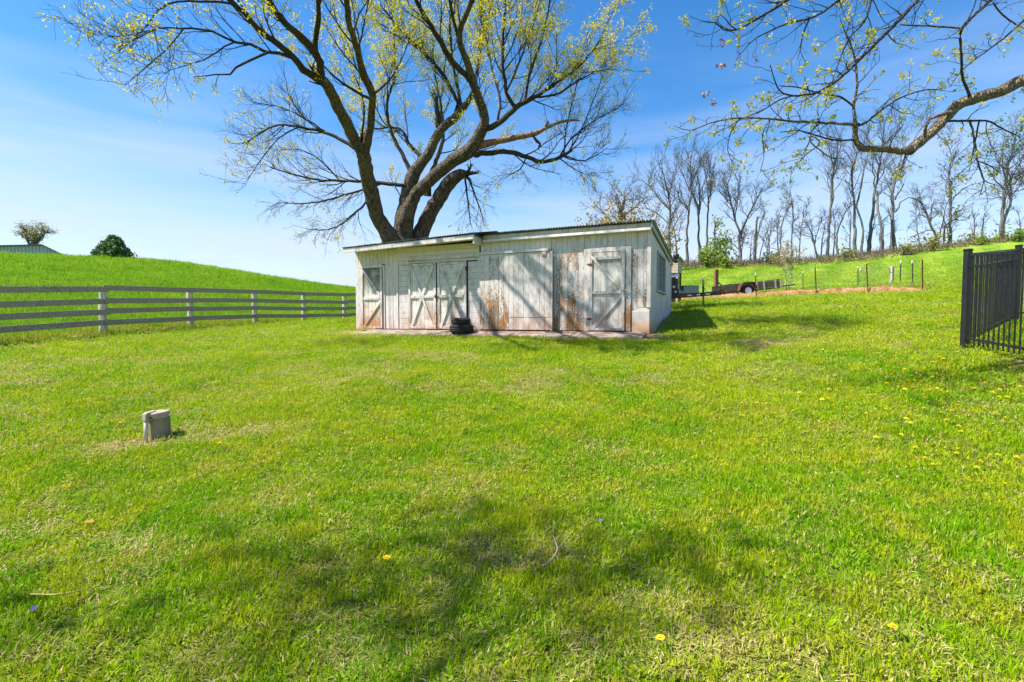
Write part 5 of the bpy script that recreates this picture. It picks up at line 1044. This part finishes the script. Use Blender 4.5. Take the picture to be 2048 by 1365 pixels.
def far_trees():
    f = far_tree
    f('golden budding tree with a round crown rising over the shed roof', 44, [[(1240,520,14),(1238,470,12),(1242,430,10),(1250,395,6),(1252,375,3)], [(1238,470,8),(1215,430,5),(1190,405,3)], [(1242,440,8),(1275,410,5),(1292,395,3)], [(1238,455,7),(1245,420,5),(1235,385,3)]], 1.6, 'leaf_tan', .04, (1.5, 2.8), 1.2, 1, 48, .25, .08, 'budding_tree', lsize=.15, ivy=[(1205,452,22,8,60),(1250,440,22,9,70),(1240,415,14,12,25)])
    f('tan budding bush-like tree close behind the right end of the shed', 42, [[(1318,520,8),(1320,470,6),(1312,440,4),(1318,420,2)], [(1320,490,5),(1345,460,4),(1352,440,2)]], 1.6, 'leaf_tan', .07, (1.2, 2.2), 1.2, 2, 50, .2, .08, 'budding_tree', lsize=.15, ivy=[(1330,490,14,18,40)])
    f('bare tree just right of the shed with a wide crown leaning left', 47, [[(1338,522,11),(1339,460,9),(1339,414,8),(1332,380,6),(1322,345,4),(1320,330,2)], [(1339,420,6),(1315,390,5),(1297,365,3),(1287,352,2)], [(1339,450,5),(1318,430,4),(1296,415,3),(1284,398,2)], [(1338,395,5),(1346,360,4),(1350,340,2)]], 1.3, seed=3, ang=34, t0=.4)
    f('thin forked bare tree leaning right, beside the wide-crowned one', 46, [[(1354,524,7),(1352,480,6),(1348,455,5),(1360,430,3),(1370,415,2)]], 1.2, seed=4, lr=(1.2,2.2))
    f('tallest slim bare tree of the left group with a domed crown', 48, [[(1373,526,10),(1374,470,8),(1377,414,7.5),(1381,380,6),(1379,345,5),(1378,315,3)], [(1380,385,5),(1366,350,4),(1356,332,2)], [(1380,372,5),(1392,345,4),(1402,325,2)], [(1376,420,4),(1362,400,3),(1360,380,2)]], 1.5, seed=5, ang=34, t0=.45)
    f('slim bare tree with two upright forks right of the domed one', 48, [[(1401,526,10),(1398,470,8),(1400,420,7),(1403,385,5.5),(1400,350,3)], [(1400,418,6),(1388,395,5),(1382,375,3)], [(1403,385,4),(1412,355,3),(1418,340,2)]], 1.3, seed=6, t0=.5)
    f('curving bare tree close to the two-forked one, crown drifting right', 49, [[(1411,522,8),(1414,470,7),(1414,432,6.5),(1417,390,6),(1421,355,4),(1426,330,2)], [(1418,380,4),(1410,350,3),(1408,335,2)]], 1.3, seed=7, t0=.55)
    f('dark trunk clothed in bright green climbing leaves at the field edge', 44, [[(1430,534,8),(1429,490,7),(1428,442,5)], [(1428,470,4),(1440,450,3)]], .5, 'leaf_green', .5, (.8,1.4), 1, 8, 50, .4, .1, 'leafy_tree', ivy=[(1434,514,15,8,60),(1442,485,10,14,45),(1425,500,7,10,25),(1455,490,8,6,14)])
    f('broad v-forked bare tree with a rounded hazy crown', 47, [[(1481,532,13),(1480,490,10),(1482,469,10)], [(1482,475,9),(1468,435,7),(1456,399,6),(1452,370,4),(1458,352,2)], [(1482,470,9),(1493,440,7),(1500,420,6),(1512,395,4),(1520,378,2)], [(1470,440,5),(1478,400,4),(1485,370,2)], [(1456,405,4),(1442,390,3),(1430,385,2)]], 1.9, 'leaf_pale', .01, (1.3,2.6), 1.3, 9, 40, .25, .12)
    f('broken snag with a curved stem beside it, right of the v-forked tree', 46, [[(1506,530,9),(1506,480,8),(1507,437,7)], [(1510,528,6),(1514,480,5),(1520,450,5),(1527,432,4),(1530,420,3)], [(1524,440,3),(1536,420,2)]], .5, seed=10, lr=(.8,1.6))
    f('short crooked bare sapling right of the broken snag', 46, [[(1532,526,5),(1534,495,4),(1538,470,3),(1537,462,2)], [(1518,528,4),(1526,490,3),(1534,465,2)]], 1.0, seed=11, lr=(.8,1.6))
    f('thin grey bare tree with a narrow crown above the small sapling', 50, [[(1557,528,6),(1560,480,5),(1563,449,4.5),(1572,425,3),(1578,410,2)]], 1.2, seed=12, lr=(1.0,2.0), t0=.35)
    f('tall thin bare tree with a small pale leafing crown', 50, [[(1583,524,6),(1585,470,5),(1588,430,4.5),(1586,400,3),(1583,378,2)]], 1.7, 'leaf_pale', .06, (1.1,2.2), 1, 13, 44, .4, .08)
    f('crooked scrubby bare tree with a low spread between the leafing tree and the tall pair', 48, [[(1636,520,7),(1628,490,6),(1622,470,5),(1612,450,3),(1604,440,2)], [(1628,490,4),(1640,460,3),(1645,440,2)]], 1.5, seed=14, lr=(1.4,2.8), ang=50, t0=.3, up=.05)
    f('tall twin-stemmed bare tree under the bend of the overhanging branch', 48, [[(1655,520,11),(1656,470,9),(1658,419,8),(1659,375,7),(1660,339,6),(1652,310,4),(1650,285,2)], [(1658,424,7),(1666,395,6),(1665,354,5.5),(1672,325,4),(1676,300,2)]], 1.3, seed=15, t0=.5, ang=32)
    f('leaning thin bare tree with an angled top, right of the twin-stemmed one', 47, [[(1675,518,8),(1672,469,6),(1680,440,5),(1690,420,4),(1704,399,2.5)], [(1672,480,4),(1664,450,3),(1662,430,2)]], .8, seed=16, lr=(1.0,2.2))
    f('tall y-forked bare tree with a high twiggy crown', 48, [[(1708,512,11),(1711,450,9),(1712,412,8),(1709,370,7),(1709,335,5),(1718,315,3),(1722,300,2)], [(1712,415,7),(1722,385,6),(1730,349,5.5),(1738,320,4),(1746,295,3),(1750,275,2)], [(1709,340,4),(1700,310,3),(1692,295,2)]], 1.2, seed=17, t0=.55)
    f('short grey snag broken off at half height between two tall trunks', 46, [[(1724,512,8),(1727,460,7),(1724,430,6.5),(1719,410,6)]], .15, seed=18, lr=(.5,1.0))
    f('tallest bare tree of the right group, straight trunk under the branch elbow', 49, [[(1737,512,13),(1741,450,10),(1744,424,9),(1749,374,8),(1756,330,7),(1760,295,5),(1762,260,3),(1765,240,2)], [(1748,376,5),(1746,345,4),(1745,325,2)], [(1760,300,5),(1780,275,4),(1795,255,2.5)], [(1759,305,5),(1742,280,4),(1730,255,2.5)], [(1744,424,4),(1756,395,3),(1775,375,2)]], 1.5, seed=19, t0=.55, ang=36)
    f('dark ivied snag with a broken top beside the tallest trunk', 46, [[(1762,508,10),(1764,450,8),(1763,419,8),(1764,377,7)], [(1766,440,4),(1780,430,3),(1788,432,2)]], .2, seed=20, lr=(.5,1.2))
    f('thick pale trunk leaning right with a twiggy middle crown', 47, [[(1783,514,14),(1787,460,12),(1789,419,11),(1789,389,9),(1797,355,7),(1804,330,6),(1813,305,4),(1816,280,2)], [(1790,400,6),(1810,375,4),(1825,360,2)], [(1790,425,6),(1800,405,5),(1812,397,4),(1832,405,3),(1842,418,2)], [(1788,395,4),(1778,365,3),(1776,350,2)], [(1810,310,4),(1826,275,3),(1838,250,2)]], 1.3, seed=21, t0=.45, ang=44, up=.1)
    f('arching bare tree bent over to the left with a drooping top', 46, [[(1879,492,9),(1868,465,8),(1859,444,7),(1850,420,6),(1842,405,4),(1830,398,2)], [(1858,444,5),(1868,410,4),(1874,395,2)], [(1856,440,4),(1842,425,3),(1838,440,2)]], 1.6, seed=22, lr=(1.2,2.4), ang=50, t0=.3, up=.05)
    f('tall bare tree with a crooked side stem left of the black fence', 47, [[(1899,494,11),(1903,450,9),(1906,394,8),(1904,354,6.5),(1911,320,5),(1912,295,3),(1905,270,2)], [(1886,492,8),(1886,455,7),(1894,444,6),(1902,442,5)], [(1906,396,5),(1922,380,4),(1938,370,2)], [(1905,370,4),(1892,360,3),(1880,365,2)], [(1904,440,5),(1912,425,4)]], 1.5, 'leaf_pale', .05, (1.3,2.6), 1, 23, 44, .4, .12)
    f('double-trunked rough tree with patches of yellow leaves behind the black fence', 44, [[(2001,486,16),(2003,450,12),(2006,412,11),(2008,362,9),(2014,330,6),(2022,290,4),(2028,260,2)], [(2003,455,10),(2014,425,8),(2020,395,7),(2018,360,5),(2034,330,3),(2044,300,2)], [(2018,395,5),(2040,380,4),(2062,360,3)], [(2008,380,5),(1985,350,4),(1970,320,2)], [(2010,360,5),(2000,325,4),(1996,290,2)]], 1.7, 'leaf_green', .012, (1.6,3.4), 1.1, 24, 52, .3, .06, 'leafing_tree', ivy=[(2000,475,5,8,12),(2020,258,18,10,16),(2035,290,18,12,18),(1975,300,8,6,5)])
    f('rough twiggy tree at the picture edge behind the black fence', 46, [[(2075,480,16),(2078,420,12),(2072,360,9),(2080,300,5),(2085,260,3)], [(2074,400,7),(2050,370,5),(2036,340,3)], [(2074,380,6),(2058,330,5),(2048,280,3)]], 1.6, 'leaf_green', .012, (1.6,3.2), 1, 25, 50, .3, .06, 'leafing_tree')
    rs = np.random.default_rng(91)
    for k, px in enumerate(np.r_[np.linspace(1500, 1770, 9), np.linspace(1800, 2035, 8)] + rs.normal(0, 9, 17)):
        py = float(np.interp(px, [1500, 1650, 1780, 1900, 2040], [527, 518, 512, 494, 486])); h = rs.uniform(45, 135); ln = rs.normal(0, 12); f('thin bare sapling among the taller trees along the field edge', rs.uniform(45, 51), [[(px, py, 4.5), (px + ln * .4, py - h * .5, 3.5), (px + ln, py - h, 1.5)]], 1.5, seed=200 + k, lr=(.7, 1.7), t0=.25, ang=42, up=.1, name='bare_sapling')['group'] = 'thin saplings among the field-edge trees'
    # scrub and small evergreens among the trunks
    rg = np.random.default_rng(55)
    def shrub(px, py, Y, wpx, hpx, n, leaf, label, nm='shrub', cat='shrub'):
        bx = at(px, py, Y)[0]; base = np.array([bx, Y, tz(bx, Y)]); h = hpx / FPX * Y; w = wpx / FPX * Y; e = empty(nm, base, 0, label, cat); s = Tubes(); pts = []
        for k in range(max(4, n // 14)):
            d = np.array([rg.normal(0, w * .35), rg.normal(0, w * .3), h * rg.uniform(.6, 1.05)]); P = np.array([[0, 0, -.1], d * .5 + rg.normal(0, .06, 3), d]); s.add(P, [.03, .02, .01], 4)
            for q, rq in sprout(rg, P, np.array([.03, .02, .01]), 4, (h * .15, h * .4), rad(45), .6, .01, up=.1, t0=.2, seg=3): s.add(q, rq, 3); pts += [q[-1], q[2]]
        s.build('stems', M['twig_far'], e, (0, 0, 0)); pts = np.array(pts); V, F = leaves_at(rg, pts, max(3, n // len(pts) + 2), .16, .15)
        if leaf: tag(np_mesh('foliage', V, F, M[leaf], e, smooth=False), kind='stuff')
    shrub(1414, 533, 43, 22, 34, 200, 'leaf_green', 'yellow-green bush at the foot of the ivied dark trunk', cat='bush'); shrub(1452, 535, 42, 22, 24, 160, 'leaf_green', 'low yellow-green bush right of the ivied dark trunk', cat='bush')
    shrub(1543, 528, 45, 26, 20, 200, 'ivy', 'low dark evergreen bush behind the thin sapling', cat='bush'); shrub(1690, 518, 44, 26, 26, 120, 'leaf_pale', 'straggly olive scrub between the twin-stemmed and y-forked trees', cat='scrub')
    shrub(1815, 505, 43, 30, 26, 140, 'leaf_pale', 'brown-green tangle of scrub right of the pale leaning trunk', cat='scrub'); shrub(1860, 498, 43, 34, 30, 170, 'leaf_pale', 'olive scrub heap under the arching bent tree', cat='scrub'); shrub(1945, 492, 44, 26, 24, 130, 'leaf_pale', 'bare rounded bush in the gap left of the double-trunked tree', cat='bush')
    shrub(1965, 488, 43, 22, 16, 120, 'leaf_green', 'small green bush left of the double-trunked tree', cat='bush'); shrub(2040, 485, 42, 30, 20, 160, 'leaf_green', 'leafy undergrowth bush right of the double-trunked tree', cat='bush')
    shrub(1812, 455, 45, 12, 10, 40, None, 'thin bare sprig rising in front of the sky gap', cat='sprig') if False else None
    # brush line
    bt = Tubes(); lv = []
    for k in range(3600):
        px = rg.uniform(1340, 2090); Y = rg.uniform(42.5, 52) ; x = (px - 1024) / FPX * Y; z = tz_fast(x, Y); L = rg.uniform(.25, .9) * (1.6 if rg.uniform() < .06 else 1); a = rg.uniform(0, 6.28); e = rg.uniform(-.15, .9)
        d = np.array([math.cos(a) * math.cos(e), math.sin(a) * math.cos(e), math.sin(e)]) * L; p = np.array([x, Y, z - .03 + rg.uniform(0, .22)]); bt.add(np.array([p, p + d * .5 + rg.normal(0, .06, 3), p + d]), [.028, .02, .01], 3)
        if rg.uniform() < .10: lv.append(p + d * rg.uniform(.3, 1))
    bt.build('brush', M['brush'], None, (0, 0, 0), 'stuff'); V, F = leaves_at(rg, np.array(lv), 4, .15, .10); tag(np_mesh('undergrowth', V, F, M['leaf_pale'], None, smooth=False), kind='stuff')
_gx = np.linspace(0, 60, 61); _gy = np.linspace(41, 54, 14); _gz = terr(*np.meshgrid(_gx, _gy))
def tz_fast(x, y): i = min(max(x, 0), 59.9); j = min(max(y - 41, 0), 12.9); a, b = int(i), int(j); f, g = i - a, j - b; return _gz[b, a]*(1-f)*(1-g) + _gz[b, a+1]*f*(1-g) + _gz[b+1, a]*(1-f)*g + _gz[b+1, a+1]*f*g
far_trees()
def small_plants():
    rg = np.random.default_rng(77)
    # sapling by the plank-sided trailer
    Y = 29; b = at(1574, 574, Y); b[2] = tz(b[0], b[1]); e = empty('sapling', b, 0, 'young sapling with two thin trunks and tan-yellow buds behind the trailer tongue', 'sapling'); s = Tubes(); tips = []
    for L in ([(1571,574,2.6),(1571,552,2.2),(1574,535,1.7),(1568,520,2),(1566,508,1)], [(1578,574,2.8),(1582,552,2.3),(1586,532,1.8),(1592,515,2),(1594,503,1)], [(1572,548,1.6),(1562,530,1.2),(1556,518,1)], [(1582,550,1.6),(1576,525,1.2),(1578,500,1)]):
        P = np.array([at(a, q, Y) for a, q, w in L]); R = np.array([w / 2 / FPX * Y for *_, w in L]); P, R = smooth_path(P, R, .2); s.add(P, R, 7)
        for p1, r1 in sprout(rg, P, R, 9, (.5, 1.0), rad(45), .5, .01, up=.12, t0=.4, seg=5):
            s.add(p1, r1, 4)
            for p2, r2 in sprout(rg, p1, r1, 4, (.2, .5), rad(45), .6, .008, up=.1, t0=.2, seg=3): s.add(p2, r2, 3); tips += [p2[-1], p2[1]]
    s.build('trunk', M['grey_post'], e, b); V, F = leaves_at(rg, np.array(tips), 2, .06, .075); tag(np_mesh('foliage', V - b, F, M['leaf_tan'], e, smooth=False), kind='stuff')
    # conifer on the left hill
    Y = 56; b = at(228, 527, Y); b[2] = tz(b[0], b[1]); e = empty('conifer', b, 0, 'bushy dark green conifer on the crest of the left hill', 'tree'); H = at(228, 478, Y)[2] - b[2]; s = Tubes(); q = Tubes(); s.add(np.array([[0,0,-.2],[0,0,H*.5],[0,0,H*.96]]), [.16,.1,.03], 8); tips = []
    for k in range(330):
        f = rg.uniform(.0, .98) ** 1.3; a = rg.uniform(0, 6.28); L = (1 - f) ** .8 * 1.5 * rg.uniform(.6, 1.3) + .2; z = f * H; d = np.array([math.cos(a), math.sin(a), rg.uniform(-.15, .25) + 1.1 * f]); d = unit(d); P = np.array([[0, 0, z], d * L * .5 + [0, 0, z - .05], d * L + [0, 0, z]]); q.add(P, [.035, .02, .008], 4)
        for u in np.linspace(.3, 1, 9): tips.append(P[0] + (P[2] - P[0]) * u + rg.normal(0, .07, 3))
    s.build('trunk', M['bark_far'], e, (0, 0, 0)); q.build('branches', M['twig_far'], e, (0, 0, 0), 'stuff'); V, F = leaves_at(rg, np.array(tips), 6, .09, .15, 2.6); tag(np_mesh('needles', V, F, M['needle'], e, smooth=False), kind='stuff')
    # tree behind the barn
    Y = 84; st = [[(66,520,9),(66,490,7),(70,465,4),(72,456,2)], [(66,500,5),(54,480,4),(50,460,2)], [(66,495,5),(84,475,4),(92,464,2)]]; b = at(66, 520, Y); b[2] = min(b[2], tz(b[0], b[1])); e = empty('leafing_tree', b, 0, 'round sparse tan-leaved tree rising behind the teal barn', 'tree'); s = Tubes(); c = Tubes(); tips = []
    for L in st:
        P = np.array([at(a, q, Y) for a, q, w in L]); R = np.array([w / 2 / FPX * Y for *_, w in L]); P[0][2] -= 1 if L is st[0] else 0; P, R = smooth_path(P, R, .6); s.add(P, R, 7)
        for p1, r1 in sprout(rg, P, R, 12, (1.2, 2.4), rad(48), .5, .03, up=.1, t0=.25, seg=4):
            c.add(p1, r1, 4)
            for p2, r2 in sprout(rg, p1, r1, 8, (.6, 1.3), rad(42), .6, .022, up=.1, t0=.2, seg=3): c.add(p2, r2, 3); tips += [p2[-1], p2[1]]
    s.build('trunk', M['bark_far'], e, b); c.build('branches', M['twig_far'], e, b, 'stuff'); V, F = leaves_at(rg, np.array(tips), 4, .28, .15); tag(np_mesh('foliage', V - b, F, M['leaf_pale'], e, smooth=False), kind='stuff')
    # maple left of the photographer, whose crown shades the near lawn, blossom clumps added to deepen that shade
    bx, by = -7.7, -2.8; b = np.array([bx, by, tz(bx, by)]); e = empty('yard_tree', b, 0, 'spreading tree beside the near lawn, casting branch shadows over it', 'tree'); s = Tubes(); c = Tubes()
    P, R = smooth_path(np.array([b - [0,0,.3], b + [0,0,.5], b + [.1,0,2.5], b + [.2,.1,4.2]]), np.array([.5,.38,.33,.3]), .4); s.add(P, R, 16); s.build('trunk', M['bark'], e, b)
    lim = []
    for k in range(12):
        a = 2 * math.pi * k / 12 + rg.uniform(-.25, .25); d = unit(np.array([math.cos(a), math.sin(a), rg.uniform(.7, 1.6)])); p = P[-1] + [0, 0, rg.uniform(-.8, .1)]; Q = [p]
        for j in range(8): d = unit(d + rg.normal(0, .12, 3) + [0, 0, .05]); p = p + d * 1.0; Q.append(p)
        Q = np.array(Q); heavy = rg.uniform() < .55 or k in (0, 1, 8); r = np.linspace(.085, .02, 9); q = Tubes(); q.add(Q, r, 9); q.build('limb', M['bark_thin'], e, b)
        for p1, r1 in sprout(rg, Q, r, 9, (1.2, 2.6), rad(45), .5, .014, up=.1, t0=.2, seg=5):
            heavy = rg.uniform() < .55
            c.add(p1, r1, 5)
            for p2, r2 in sprout(rg, p1, r1, 5, (.5, 1.1), rad(42), .6, .009, up=.08, t0=.2, seg=4):
                c.add(p2, r2, 4)
                for p3, r3 in sprout(rg, p2, r2, 3, (.25, .5), rad(42), .7, .007, up=.08, t0=.2, seg=3): c.add(p3, r3, 3); (lim.append(p3[-1]) if heavy else None)
    c.build('branches', M['bark_thin'], e, b, 'stuff'); V, F = leaves_at(rg, np.array(lim), 10, .2, .08); tag(np_mesh('blossom', V - b, F, M['blossom'], e, smooth=False), kind='stuff')
small_plants()

# ------------------------------------------------------------------ flowers and bits on the lawn
def flowers():
    rg = np.random.default_rng(5)
    Z = [(345,283),(340,330),(45,330),(465,343),(587,322),(618,425),(350,490),(260,500),(262,580),(578,548),(325,735),(763,470),(793,465),(820,515),(915,533),(942,430),(1083,450),(1150,540),(1095,722),(1240,707),(1322,795),(1410,857),(1440,888),(1172,375),(1235,322),(1265,280),(1043,275),(958,280),(850,272),(766,147),(710,188),(604,200),(665,295),(433,180),(1310,627),(1270,593),(1405,528),(1335,540),(1472,405),(1497,437),(1540,435),(1410,408),(1375,458),(1362,330),(1340,350),(1440,335),(1453,308),(1307,395),(1273,403),(1264,190),(1310,205),(1487,197),(1550,262),(1575,292),(1605,517),(1560,548),(1583,582),(1545,602),(1590,650),(1615,682),(1603,817),(1843,830),(1827,853),(1740,887),(1765,697),(1875,1028),(1765,370),(1700,380),(1712,412),(1675,397),(1848,403),(1815,428),(1850,455),(1910,460),(1980,395),(1885,603),(1107,313),(1155,265),(1075,253),(1160,120),(1440,237),(1505,563),(1200,187),(415,92),(845,320),(805,410),(1355,280),(700,160),(300,290),(1520,210),(1340,215),(1030,560),(1710,910),(1940,862)]
    P = [(1400 + a / 3.102, 660 + b / 3.102) for a, b in Z]; loose = [(236,862),(440,905),(797,938),(773,1138),(1325,1310),(1792,1300)]
    lab = {(236,862): 'dandelion left of the short well pipe', (440,905): 'dandelion on the open lawn to the right of the well pipe', (797,938): 'lone dandelion in the middle of the lawn below the tyres', (773,1138): 'lone dandelion on the near lawn left of the fallen stick', (1325,1310): 'tattered dandelion at the bottom edge of the lawn', (1792,1300): 'single dandelion at the bottom right of the lawn'}
    V = []; F = []; MI = []
    def mk(name, mat, R, layers, stem):
        m = MB(); rr = np.random.default_rng(3)
        for l in range(layers):
            n = 14 - 2 * l; r = R * (1 - .24 * l); z = stem + .0012 * l
            for k in range(n):
                a = 2 * math.pi * (k + .5 * l) / n + rr.uniform(-.08, .08); w = .17; dz = .001 + .0022 * l + rr.uniform(-.002, .002); c, s = math.cos, math.sin
                m.add([(0, 0, z), (r*.8*c(a-w), r*.8*s(a-w), z + dz), (r*c(a), r*s(a), z + dz * .9), (r*.8*c(a+w), r*.8*s(a+w), z + dz)], [(0, 1, 2, 3)])
        m.tube([(0, 0, -.02), (.002, .001, stem * .5), (0, 0, stem)], .0022, 5)
        me = bpy.data.meshes.new(name); me.from_pydata(m.v, [], m.f); me.materials.append(M[mat]); me.materials.append(M['grass']); me.polygons.foreach_set('material_index', [0 if i < len(m.f) - 12 else 1 for i in range(len(m.f))]); return me
    me = mk('dandelion', 'petal', .019, 4, .062)
    for p in P + loose:
        g = ground_at(*p); o = bpy.data.objects.new('dandelion', me); COL.objects.link(o); o.location = (g[0], g[1], tz(g[0], g[1])); s = rg.uniform(.85, 1.3); o.scale = (s, s, rg.uniform(.9, 1.25)); o.rotation_euler = (rg.normal(.12, .1), rg.normal(0, .12), rg.uniform(0, 6.28))
        tag(o, lab.get(p, 'yellow dandelion in the scatter on the lawn beside the black metal fence'), 'dandelion', 'dandelions scattered on the lawn')
    mv = mk('violet', 'violet', .013, 2, .06); vl = {(65,1239): 'tiny purple violet at the lower left of the lawn below the pale stalk', (1210,1058): 'tiny pale violet right of the fallen stick, lower of the close pair', (1228,1051): 'tiny violet right of the fallen stick, upper of the close pair', (1612,1054): 'tiny blue violet alone on the right side of the lawn'}
    for p, l in vl.items():
        g = ground_at(*p); o = bpy.data.objects.new('violet', mv); COL.objects.link(o); o.location = (g[0], g[1], tz(g[0], g[1])); o.rotation_euler = (.5, 0, rg.uniform(0, 6)); tag(o, l, 'violet', 'violets in the lawn')
    def stick(pts, r, label, mat='stick', nm='stick', forks=()):
        Q = [Vector(ground_at(*q)) + Vector((0, 0, .055)) for q in pts]; b = Q[0].copy(); m = MB(); A, R = smooth_path(np.array(Q), np.linspace(r, r * .5, len(Q)), .03); m.tube([Vector(a) - b for a in A], list(R), 7)
        for fk in forks: m.tube([Vector(ground_at(*q)) + Vector((0, 0, .055)) - b for q in fk], r * .5, 5)
        o = m.build(nm, M[mat], None, smooth=True); o.location = b; tag(o, label, 'stick')
    stick([(1085,1154),(1102,1143),(1112,1128),(1115,1115),(1110,1102),(1106,1091)], .007, 'crooked grey stick lying on the near lawn', forks=[[(1115,1117),(1122,1113),(1128,1109)]]); stick([(1094,1080),(1108,1068),(1125,1052)], .004, 'thin straight twig just above the crooked stick on the lawn'); stick([(62,1212),(110,1213),(150,1207),(185,1198)], .004, 'long pale dry stalk lying on the lower left lawn', 'straw', 'dry_stalk'); stick([(920,918),(935,914)], .004, 'tiny twig in the middle of the lawn below the tyres')
    g = ground_at(178, 1062); m = MB(); m.add([(-.03,0,.05),(0,-.022,.058),(.034,.004,.052),(.0,.024,.062),(0,0,.05)], [(0,1,4),(1,2,4),(2,3,4),(3,0,4)]); o = m.build('dead_leaf', M['dead_leaf']); o.location = (g[0], g[1], tz(g[0], g[1])); tag(o, 'curled orange-brown dead leaf on the lawn at left', 'leaf')
flowers()
